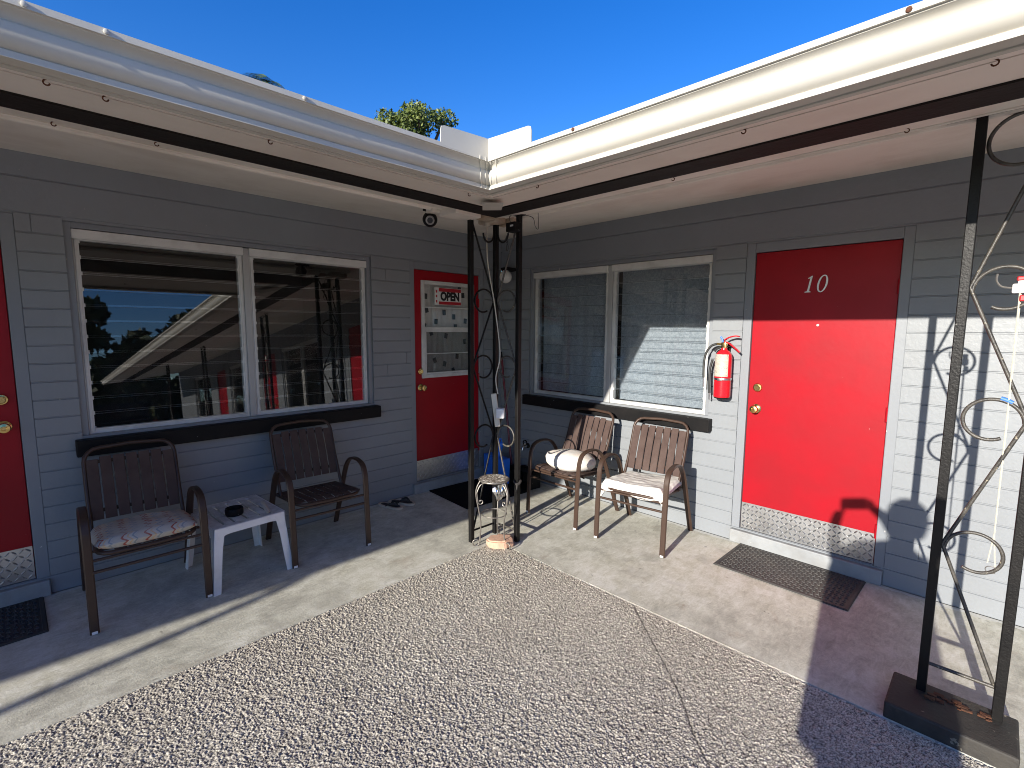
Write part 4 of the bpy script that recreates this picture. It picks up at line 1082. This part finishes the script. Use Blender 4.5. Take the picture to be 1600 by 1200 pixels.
# plant stand
st = empty('plant_stand',(1.35,-1.36,0),0,'round wire plant stand with mosaic top inside the corner post','plant stand')
zt = .50; m = MB(); m.lathe([(.001,zt-.004),(.100,zt-.004),(.100,zt+.006),(.001,zt+.006)],(0,0,0),36); m.build('mosaic_top','tile',st,smooth=30)
m = MB(); m.tube([(.106*math.cos(a),.106*math.sin(a),zt) for a in [2*math.pi*k/40 for k in range(40)]],.0075,8,closed=True); m.build('rim','wire',st,smooth=50)
m = MB(); m.tube([(.092*math.cos(a),.092*math.sin(a),.24) for a in [2*math.pi*k/40 for k in range(40)]],.004,6,closed=True); m.build('lower_ring','wire',st,smooth=50)
for ang in (R(-123),R(5),R(122)):
    c_, s_ = math.cos(ang), math.sin(ang); Q = lambda r,z: (r*c_,r*s_,z)
    m = MB(); m.tube(smoothpath([Q(.098,zt),Q(.128,.44),Q(.132,.38),Q(.112,.27),Q(.098,.18),Q(.104,.06),Q(.112,.022)]+[Q(.134+.024*math.cos(R(180-k*40)),.026-.024*math.sin(R(k*40))) for k in range(1,9)],4),.0052,8)
    m.build('leg','wire',st,smooth=50)
    m = MB(); m.tube(smoothpath([Q(.128,.40),Q(.10,.46),Q(.05,.475),Q(.015,.47)],5),.004,6)
    m.tube(smoothpath([Q(.126,.40),Q(.118,.33)]+[Q(.098+.022*(1-k*.09)*math.cos(R(-10-k*45)),.335+.022*(1-k*.09)*math.sin(R(-10-k*45))) for k in range(8)],4),.004,6); m.build('scroll','wire',st,smooth=50)
bm = bmesh.new(); bmesh.ops.create_icosphere(bm,subdivisions=3,radius=.042)
for v in bm.verts: v.co *= 1+.5*mnoise.noise(v.co*45); v.co.z *= 1.5
m = MB().bm(bm); o = m.build('crumpled_foil','chrome',None); o.location = (1.385,-1.335,.415); tag(o,'crumpled silvery wrapper stuffed under the plant stand top','wrapper')
m = MB(); m.tube([(.024*math.cos(a),.024*math.sin(a),.012*math.sin(2*a)) for a in [2*math.pi*k/18 for k in range(18)]],.010,8,closed=True); m.tube([(.02,-.02,0),(.03,-.035,-.03),(.02,-.03,-.06)],.007,6); o = m.build('tied_strap','straps',None,smooth=50); o.location = (1.432,-1.2,.46)
tag(o,'knotted black strap tied low round the right tube of the corner post','strap')
# peach stone block at the post's foot
m = MB(); pol = [(-.105,-.02),(-.075,-.066),(.0,-.083),(.055,-.075),(.108,-.012),(.082,.058),(-.015,.078),(-.088,.046)]
m.prism(pol,-.029,.029,lambda a,b,d:(a*(1.0 if d < 0 else .93),b*(1.0 if d < 0 else .92),d+(.006*a/.1 if d > 0 else 0)))
tmp = m.build('tmp','stone',bevel=.009); bm = bmesh.new(); bm.from_mesh(tmp.data); bpy.data.objects.remove(tmp)
bmesh.ops.triangulate(bm,faces=bm.faces); bmesh.ops.subdivide_edges(bm,edges=bm.edges,cuts=2)
for v in bm.verts: v.co += Vector((mnoise.noise(v.co*28),mnoise.noise(v.co*28+Vector((5,0,0))),mnoise.noise(v.co*28+Vector((0,7,0)))))*.006
m = MB().bm(bm); o = m.build('stone_block','stone',None,smooth=35); o.location = (1.388,-1.335,.030); o.rotation_euler = (0,0,R(38)); tag(o,'rough peach coloured stone block at the foot of the corner post','stone')
# blue dustpan, black dustpan and broom in the corner
dp = empty('dustpan',(.25,-.30,0),R(-8),'blue plastic dustpan standing upright behind the corner post','dustpan')
m = MB(); 
ou = [(-.16,.0),(.15,.0),(.165,.27),(-.13,.30),(-.19,.08)]
m.prism([(-.15,.004),(.15,.004),(.165,.27),(.03,.285),(-.165,.27)],-.05,-.035,lambda a,b,d:(a,d,b))
for (a,b) in (((-.15,.004),(-.165,.27)),((.15,.004),(.165,.27))): m.tube([(a[0],0,a[1]),(b[0],0,b[1])],1,shape=RECT(.012,.10),side=(1,0,0))
m.tube([(-.165,0,.265),(.165,0,.265)],1,shape=RECT(.10,.012),side=(0,1,0)); m.build('pan','blue',dp,bevel=.003)
m = MB(); m.tube(smoothpath([(.04,-.02,.26),(.045,-.01,.32),(.06,0,.37),(.065,0,.43)],5),[.034]*5+[.026]*5+[.030]*5+[.022]); m.tube([(.065+.02*math.cos(a),0,.445+.02*math.sin(a)) for a in [2*math.pi*k/14 for k in range(14)]],.007,6,closed=True); m.build('handle','blue',dp,smooth=50)
b2 = empty('lobby_dustpan',(.57,-.24,0),R(-6),'black upright dustpan box on the floor between corner post and first chair','dustpan')
m = MB(); m.box((-.14,-.10,.002),(.14,.12,.012)); m.box((-.14,.10,.012),(.14,.12,.17)); m.box((-.14,-.06,.012),(-.13,.10,.15)); m.box((.13,-.06,.012),(.14,.10,.15)); m.box((-.13,-.0,.15),(.13,.12,.162)); m.build('pan','black',b2,bevel=.003)
m = MB(); m.tube(smoothpath([(-.12,.07,.17),(-.02,.04,.21),(.10,.07,.18),(.14,.10,.17)],5),.008,6); m.build('bail','black',b2,smooth=50)
br = empty('broom',(.33,-.16,0),0,'broom with maroon handle leaning into the inside corner','broom')
m = MB(); m.tube([(.0,0,.16),(-.26,.10,1.27)],.0115,10); m.build('handle','maroon',br,smooth=50)
m = MB(); m.tube([(-.26,.10,1.27),(-.278,.107,1.345)],.012,10); m.build('grip','black',br,smooth=50)
m = MB(); m.box((-.13,-.03,.10),(.13,.03,.17),0,.01); m.box((-.14,-.035,.004),(.14,.035,.10),0,.006); m.build('head','black',br)
fa_ = empty('wall_tap',(.415,0,.36),0,'small dull metal hose tap on the wall below the right window','tap')
m = MB(); m.tube([(0,0,0),(0,-.05,0)],.012,10); m.tube(smoothpath([(0,-.045,0),(0,-.075,-.005),(0,-.085,-.035)],4),.011,10); m.tube([(0,-.045,.0),(0,-.045,.035)],.007,8); m.build('spout','chrome',fa_,smooth=50)
m = MB(); m.tube([(.026*math.cos(a),-.045,.038+.026*math.sin(a)) for a in [2*math.pi*k/14 for k in range(14)]],.006,6,closed=True); m.lathe([(.03,0),(.028,-.006),(.02,-.008)],(0,0,0),14,'y'); m.build('wheel','black',fa_,smooth=50)
# pull cord hanging inside the right post
pc = empty('pull_cord',(3.925,-1.105,1.74),0,'white pull cord with a red and white clip hanging inside the right iron post','cord')
m = MB(); m.tube([(.0,-.006,.0),(.006,-.004,-.5),(.010,0,-.93),(.0,0,-1.05)],.0026,6); m.tube([(.003,.004,0),(.008,.004,-.5),(.010,.002,-.93),(.022,0,-1.06)],.0026,6); m.build('rope','cord',pc,smooth=50)
m = MB(); m.box((-.022,-.012,-.005),(.016,.012,.030),0,.005); m.box((-.008,-.01,.025),(.012,.01,.045),0,.004); m.build('clip_body','paper',pc)
m = MB(); m.box((-.012,-.014,.040),(.012,.014,.056),0,.004); m.box((.0,-.013,-.035),(.018,.013,-.012),0,.004); m.build('clip_jaws','clipred',pc)
m = MB(); m.tube(smoothpath([(-.02,0,.015),(-.05,0,.022),(-.065,0,.045),(-.064,0,.07)],5),.0035,6); m.build('hook','wire',pc,smooth=50)
m = MB(); m.tube([(.012+.016*math.cos(a),0,-1.075+.014*math.sin(a)) for a in [R(20)+R(300)*k/16 for k in range(17)]],.0018,6); m.build('ring','wire',pc,smooth=50)
# blue tape wrapped on a scroll of the right post
cx_, cz_, rr_ = (PX0+PX1)/2, 1.25, .0932
m = MB(); m.tube([(cx_+rr_*math.cos(a),PY,cz_+rr_*math.sin(a)) for a in [R(55)+R(22)*k/6 for k in range(7)]],.0085,8)
tag(m.build('tape_wrap','bluetape',None,smooth=50,loc=(cx_,PY,cz_+rr_)),'blue tape wrapped round the middle scroll of the right iron post','tape')

# ------------------------------------------------------------------ trees
def leaves(centers, radii, n, size, rngs, flat=.0, aspect=1.6):
    cs = np.array(centers); rs = np.array(radii); pick = rngs.choice(len(cs), n, p=rs**2.2/np.sum(rs**2.2))
    d = rngs.normal(size=(n,3)); d /= np.linalg.norm(d,axis=1)[:,None]; rad = rngs.random(n)**.42
    p = cs[pick]+d*rad[:,None]*rs[pick][:,None]*np.array([1,1,.75])
    a = rngs.normal(size=(n,3)); a /= np.linalg.norm(a,axis=1)[:,None]; b = np.cross(a, rngs.normal(size=(n,3))); b /= np.linalg.norm(b,axis=1)[:,None]
    s = size*(.6+.8*rngs.random(n))
    A, B = a*s[:,None]*aspect/2, b*s[:,None]/2
    V = np.stack([p-A, p+B*.9, p+A, p-B*.9], 1).reshape(-1,3)
    tone = np.clip(rngs.random(n)*.6+.4*rngs.random(len(cs))[pick],0,1)
    return V, np.repeat(tone,4)
def leafmesh(name, V, tone, mat, parent, base):
    n = len(V)//4; me = bpy.data.meshes.new(name); me.from_pydata((V-np.array(base)).tolist(), [], np.arange(4*n).reshape(-1,4).tolist())
    at = me.attributes.new('tone','FLOAT','POINT'); at.data.foreach_set('value',tone.astype(np.float32)); me.materials.append(M[mat])
    o = bpy.data.objects.new(name,me); COL.objects.link(o); o.parent = parent; return o
def tree(base, top, spread, ncl, nl, size, mat, label, seed, limbs=9, low=.45, name='oak_tree', group=None):
    r = np.random.default_rng(seed); rt = empty(name,base,0,label,'tree',group); H = top-base[2]; B = np.array(base)
    m = MB(); m.tube([(0,0,0),(.1,.05,H*.25),(-.05,.1,H*.5),(0,0,H*.8)],[H*.035,H*.028,H*.02,H*.006],10)
    C_ = []; Rr = []
    for k in range(ncl):
        a = r.random()*6.283; t = r.random(); z = H*(low+(1-low)*t*.93); rad = spread*(1-.55*((t-.3)/.7)**2 if t > .3 else .7+t)*math.sqrt(r.random())
        c = np.array([rad*math.cos(a),rad*math.sin(a),z]); C_.append(c); Rr.append(spread*(.10+.17*r.random()))
        if k < limbs:
            s = Vector((0,0,z*.62)); e = Vector(c); mid = s.lerp(e,.5)+Vector((r.normal()*.1,r.normal()*.1,.15)); m.tube(smoothpath([s,mid,e],4),[H*.011*(1-.085*i) for i in range(9)],6)
    m.build('trunk','bark',rt,smooth=50)
    V, t = leaves(C_,Rr,nl,size,r); leafmesh('crown',V,t,mat,rt,(0,0,0)); return rt
tree((-7.75,4.05,-.05),7.65,1.55,85,24000,.052,'leaf','bushy green oak top rising behind the left roof',3,limbs=40,low=.55)
def palm(base, H, label):
    rt = empty('palm_tree',base,0,label,'tree'); m = MB(); m.tube([(0,0,0),(.1,0,H*.5),(0,0,H)],[.2,.16,.14],12); m.build('trunk','bark',rt,smooth=50)
    r = np.random.default_rng(5); vs = []; tn = []
    for k in range(26):
        a = r.random()*6.283; up = r.uniform(-.2,1.1); L = r.uniform(1.3,1.7); prev = None
        for i in range(15):
            t = i/14; x = L*t; p = np.array([math.cos(a)*x*math.cos(up*.6), math.sin(a)*x*math.cos(up*.6), H+L*(math.sin(up)*t-.75*t*t)])
            if prev is not None:
                d = p-prev; sd = np.cross(d,[0,0,1]); sd /= np.linalg.norm(sd)+1e-9
                for sg_ in (1,-1):
                    for q in (0,.5):
                        o = prev+d*q; ln = .42*(1-.6*abs(t-.4)); tip = o+sd*sg_*ln+d*1.2+np.array([0,0,-.10])
                        wv = d*.22; vs += [o-wv,o+wv,tip+wv*.2,tip-wv*.2]; tn += [r.random()]*4
            prev = p
    leafmesh('fronds',np.array(vs),np.array(tn),'frond',rt,(0,0,0)); return rt
palm((-11.45,1.15,-.05),7.85,'palm fronds just showing over the left roof edge')
for k,(x,y,h,s) in enumerate(((34,-2,8.5,4),(40,5,9.5,4.5),(37,-9,7.5,4),(44,-16,9,4.5),(42,-24,8,4),(48,14,10,5))):
    tree((x,y,-.05),h,s,26,2600,.55,'leaf2',['spreading dark tree beyond the parking area, nearest the right wing','tall dark tree beyond the right wing','low dark tree beyond the parking area','broad dark tree far across the parking area','smaller dark tree far across the parking area','tallest dark tree behind the right wing'][k],40+k,low=.22,name='shade_tree',group='trees beyond the parking area')

def tree_line():
    r = np.random.default_rng(77); C_ = []; Rr = []
    for k in range(170):
        a = R(-150)+R(195)*r.random(); d = r.uniform(46,60)
        z = r.uniform(.3,1)*r.uniform(1.,4.6); C_.append((4+d*math.cos(a), -4+d*math.sin(a), z)); Rr.append(r.uniform(1.5,3.0))
    for k in range(60):
        C_.append((r.uniform(-40,-14), r.uniform(14,40), r.uniform(.5,2.5))); Rr.append(r.uniform(1.2,2.2))
    V, t = leaves(C_,Rr,42000,.75,r)
    o = leafmesh('tree_line',V,t,'leaf2',None,(0,0,0)); tag(o,'dark green band of trees and scrub closing the view round the site','tree line',None,'stuff')
tree_line()
# ------------------------------------------------------------------ pickup truck and resin chair further down the courtyard (seen in the glass)
tk = empty('pickup_truck',(20.8,-1.35,-.06),0,'dark pickup truck parked tail-on at the far end of the courtyard','truck')
m = MB(); side = [(-2.7,.55),(-2.7,1.12),(-.9,1.15),(-.75,1.85),(.55,1.85),(1.15,1.2),(2.4,1.1),(2.7,.95),(2.7,.5)]
m.prism(side,-.95,.95,lambda a,b,d:(a,d,b)); m.build('body','truck',tk,bevel=.05)
for sy in (1,-1):
    m = MB(); m.box((-2.72,sy*.93-.10,.72),(-2.66,sy*.93+.03,1.08),0,.01); m.build('tail_lamp','lampred',tk)
    for x in (-1.7,1.75):
        m = MB(); m.lathe([(.2,-.12),(.37,-.12),(.39,-.06),(.39,.06),(.37,.12),(.2,.12)],(x,sy*.86,.39),20,'y'); m.build('wheel','tyre',tk,smooth=40)
m = MB(); m.box((-2.84,-.9,.42),(-2.70,.9,.58),0,.02); m.build('bumper','truck',tk)
m = MB(); m.box((-.905,-.7,1.30),(-.80,.7,1.72)); m.build('rear_window','phone',tk)
rc = empty('resin_chair',(8.4,-.70,0),R(-90),'white plastic garden chair further down the right wing walkway','chair')
m = MB(); m.box((-.22,-.24,.40),(.24,.24,.42),0,.008); m.build('seat','plastic',rc)
m = MB(); m.prism([(-.24,.42),(-.2,.86),(-.1,.92),(.1,.92),(.2,.86),(.24,.42)],-.24,-.21,lambda a,b,d:(d-(b-.42)*.22,a,b)); m.build('backrest','plastic',rc)
for sx in (1,-1):
    for sy in (1,-1):
        m = MB(); m.tube([(sx*.2,sy*.22,.42),(sx*.25,sy*.26,0)],[.028,.02],8); m.build('leg','plastic',rc,smooth=40)

# ------------------------------------------------------------------ photographer (stands just behind the lens; casts the shadow)
pe = empty('person',(4.07,-4.0,-.01),0,'person in a loose dark shirt and shorts holding up a phone to take the picture','person')
PB = Vector((4.07,-4.0,-.01))
def skin(name, verts, edges, radii, mat, parent, root=0, sub=2):
    me = bpy.data.meshes.new(name); me.from_pydata([Vector(v)-PB for v in verts], edges, []); me.materials.append(M[mat])
    o = bpy.data.objects.new(name, me); COL.objects.link(o); o.parent = parent
    bm = bmesh.new(); bm.from_mesh(me); ly = bm.verts.layers.skin.verify()
    for i, v in enumerate(bm.verts):
        r = radii[i]; v[ly].radius = (r, r) if not isinstance(r, tuple) else r; v[ly].use_root = i == root
    bm.to_mesh(me); bm.free()
    k = o.modifiers.new('skin','SKIN'); k.use_smooth_shade = True
    s = o.modifiers.new('sub','SUBSURF'); s.levels = sub; s.render_levels = sub
    dg = bpy.context.evaluated_depsgraph_get(); ev = bpy.data.meshes.new_from_object(o.evaluated_get(dg)); o.modifiers.clear(); o.data = ev
    ev.polygons.foreach_set('use_smooth',[True]*len(ev.polygons)); 
    if not ev.materials: ev.materials.append(M[mat])
    return o
yb = -4.02
V = [(4.07,yb,.93),(4.08,yb,1.12),(4.10,yb,1.32),(4.16,yb,1.45),(4.185,yb+.02,1.54),(4.192,yb+.03,1.62),(4.195,yb+.02,1.70),   # 0-6 pelvis..head
     (3.98,yb,1.40),(3.835,yb+.08,1.255),(3.80,yb+.19,1.46),(3.825,yb+.185,1.56),                                          # 7-10 left arm
     (4.28,yb,1.40),(4.32,yb+.10,1.17),(4.06,yb+.23,1.56),(3.985,yb+.275,1.60),                                          # 11-14 right arm
     (3.96,yb,.88),(3.935,yb+.02,.50),(3.935,yb-.01,.10),(3.935,yb+.12,.05),                                          # 15-18
     (4.17,yb,.88),(4.20,yb+.02,.50),(4.215,yb-.01,.10),(4.215,yb+.12,.05)]                                              # 19-22
E_ = [(0,1),(1,2),(2,3),(3,4),(4,5),(5,6),(2,7),(7,8),(8,9),(9,10),(2,11),(11,12),(12,13),(13,14),(0,15),(15,16),(16,17),(17,18),(0,19),(19,20),(20,21),(21,22)]
RD_ = [.14,.135,.14,.075,.055,.085,.082,.062,.045,.034,.028,.062,.045,.034,.028,.09,.055,.040,.035,.09,.055,.040,.035]
skin('body',V,E_,RD_,'skin',pe)
# fingers: five per hand, closed on the phone's ends
fv, fe, fr_ = [], [], []
def finger(pts, r):
    i = len(fv); fv.extend(pts); fr_.extend([r]*len(pts)); fe.extend([(i+k,i+k+1) for k in range(len(pts)-1)])
ph = CAM-F*.016-RI*.030+UP*.010     # phone centre
for k in range(4):
    zz = -.03+.018*k
    finger([ph-RI*(.098)+UP*(zz-.02)-F*.045, ph-RI*.092+UP*zz-F*.015, ph-RI*.078+UP*(zz+.004)-F*.006, ph-RI*(.060-.004*k)+UP*zz-F*.0105], .0075 if k < 3 else .0065)
finger([ph-RI*.098+UP*.0-F*.05, ph-RI*.070+UP*.012-F*.036, ph-RI*.05+UP*.015-F*.022], .009)
for k in range(4):
    zz = -.03+.018*k
    finger([ph+RI*(.098)+UP*(zz-.02)-F*.045, ph+RI*.092+UP*zz-F*.015, ph+RI*.078+UP*(zz+.004)-F*.006, ph+RI*(.062-.004*k)+UP*zz-F*.0105], .0075 if k < 3 else .0065)
finger([ph+RI*.098+UP*.0-F*.05, ph+RI*.070+UP*.012-F*.036, ph+RI*.05+UP*.015-F*.022], .009)
m = MB()
for (a,b) in fe: m.tube([fv[a]-PB,fv[b]-PB],fr_[a],8)
m.build('fingers','skin',pe,smooth=60)
# loose shirt and shorts
m = MB(); vs = []; n = 28
for z,cx,rx,ry in ((.700,4.07,.262,.10),(.80,4.07,.262,.11),(1.0,4.07,.262,.165),(1.2,4.075,.262,.165),(1.33,4.09,.25,.15),(1.42,4.12,.18,.11),(1.475,4.155,.085,.075)):
    for k in range(n):
        a = 2*math.pi*k/n; vs.append(Vector((cx+rx*math.cos(a)*(1+.02*math.sin(5*a)),yb+ry*math.sin(a)*(1+.03*math.sin(7*a)),z))-PB)
m.add(vs,[(i*n+k,i*n+(k+1)%n,(i+1)*n+(k+1)%n,(i+1)*n+k) for i in range(6) for k in range(n)]); m.build('shirt','shirt',pe,smooth=60)
m = MB()
for sx in (3.97,4.205): m.tube([Vector((4.07+(sx-4.07)*.7,yb,.95))-PB,Vector((sx,yb,.85))-PB,Vector((sx,yb+.01,.745))-PB],[.11,.10,.10],16)
m.build('shorts','pants',pe,smooth=60)
m = MB(); m.lathe([(.001,.125),(.05,.115),(.085,.08),(.102,.03),(.104,-.01),(.098,-.06),(.085,-.10),(.06,-.11)],Vector((4.198,yb,1.655))-PB,20); m.build('hair','hair',pe,smooth=60)
m = MB()
hc = Vector((4.192,yb+.03,1.645))-PB
m.lathe([(.001,.02),(.012,.008),(.014,-.010),(.002,-.014)],hc+Vector((-.005,.095,-.01)),10)
for s_ in (1,-1): m.lathe([(.001,.008),(.010,.004),(.010,-.004),(.001,-.008)],hc+Vector((s_*.032,.082,.012)),10)
m.build('face_features','skin',pe,smooth=60)
# sandals
m = MB()
for sx in (3.935,4.215): m.box(Vector((sx-.045,yb-.06,-.01))-PB,Vector((sx+.045,yb+.20,.02))-PB,0,.008)
m.build('shoes','rubber',pe)
po = MB(); po.box((-.078,-.038,-.004),(.078,.038,.004),0,.003)
pm = Matrix(((RI.x,UP.x,-F.x,ph.x),(RI.y,UP.y,-F.y,ph.y),(RI.z,UP.z,-F.z,ph.z),(0,0,0,1)))
po.xf(pm); tag(po.build('phone','phone',None,loc=ph),'black phone held sideways by the person taking the picture','phone')
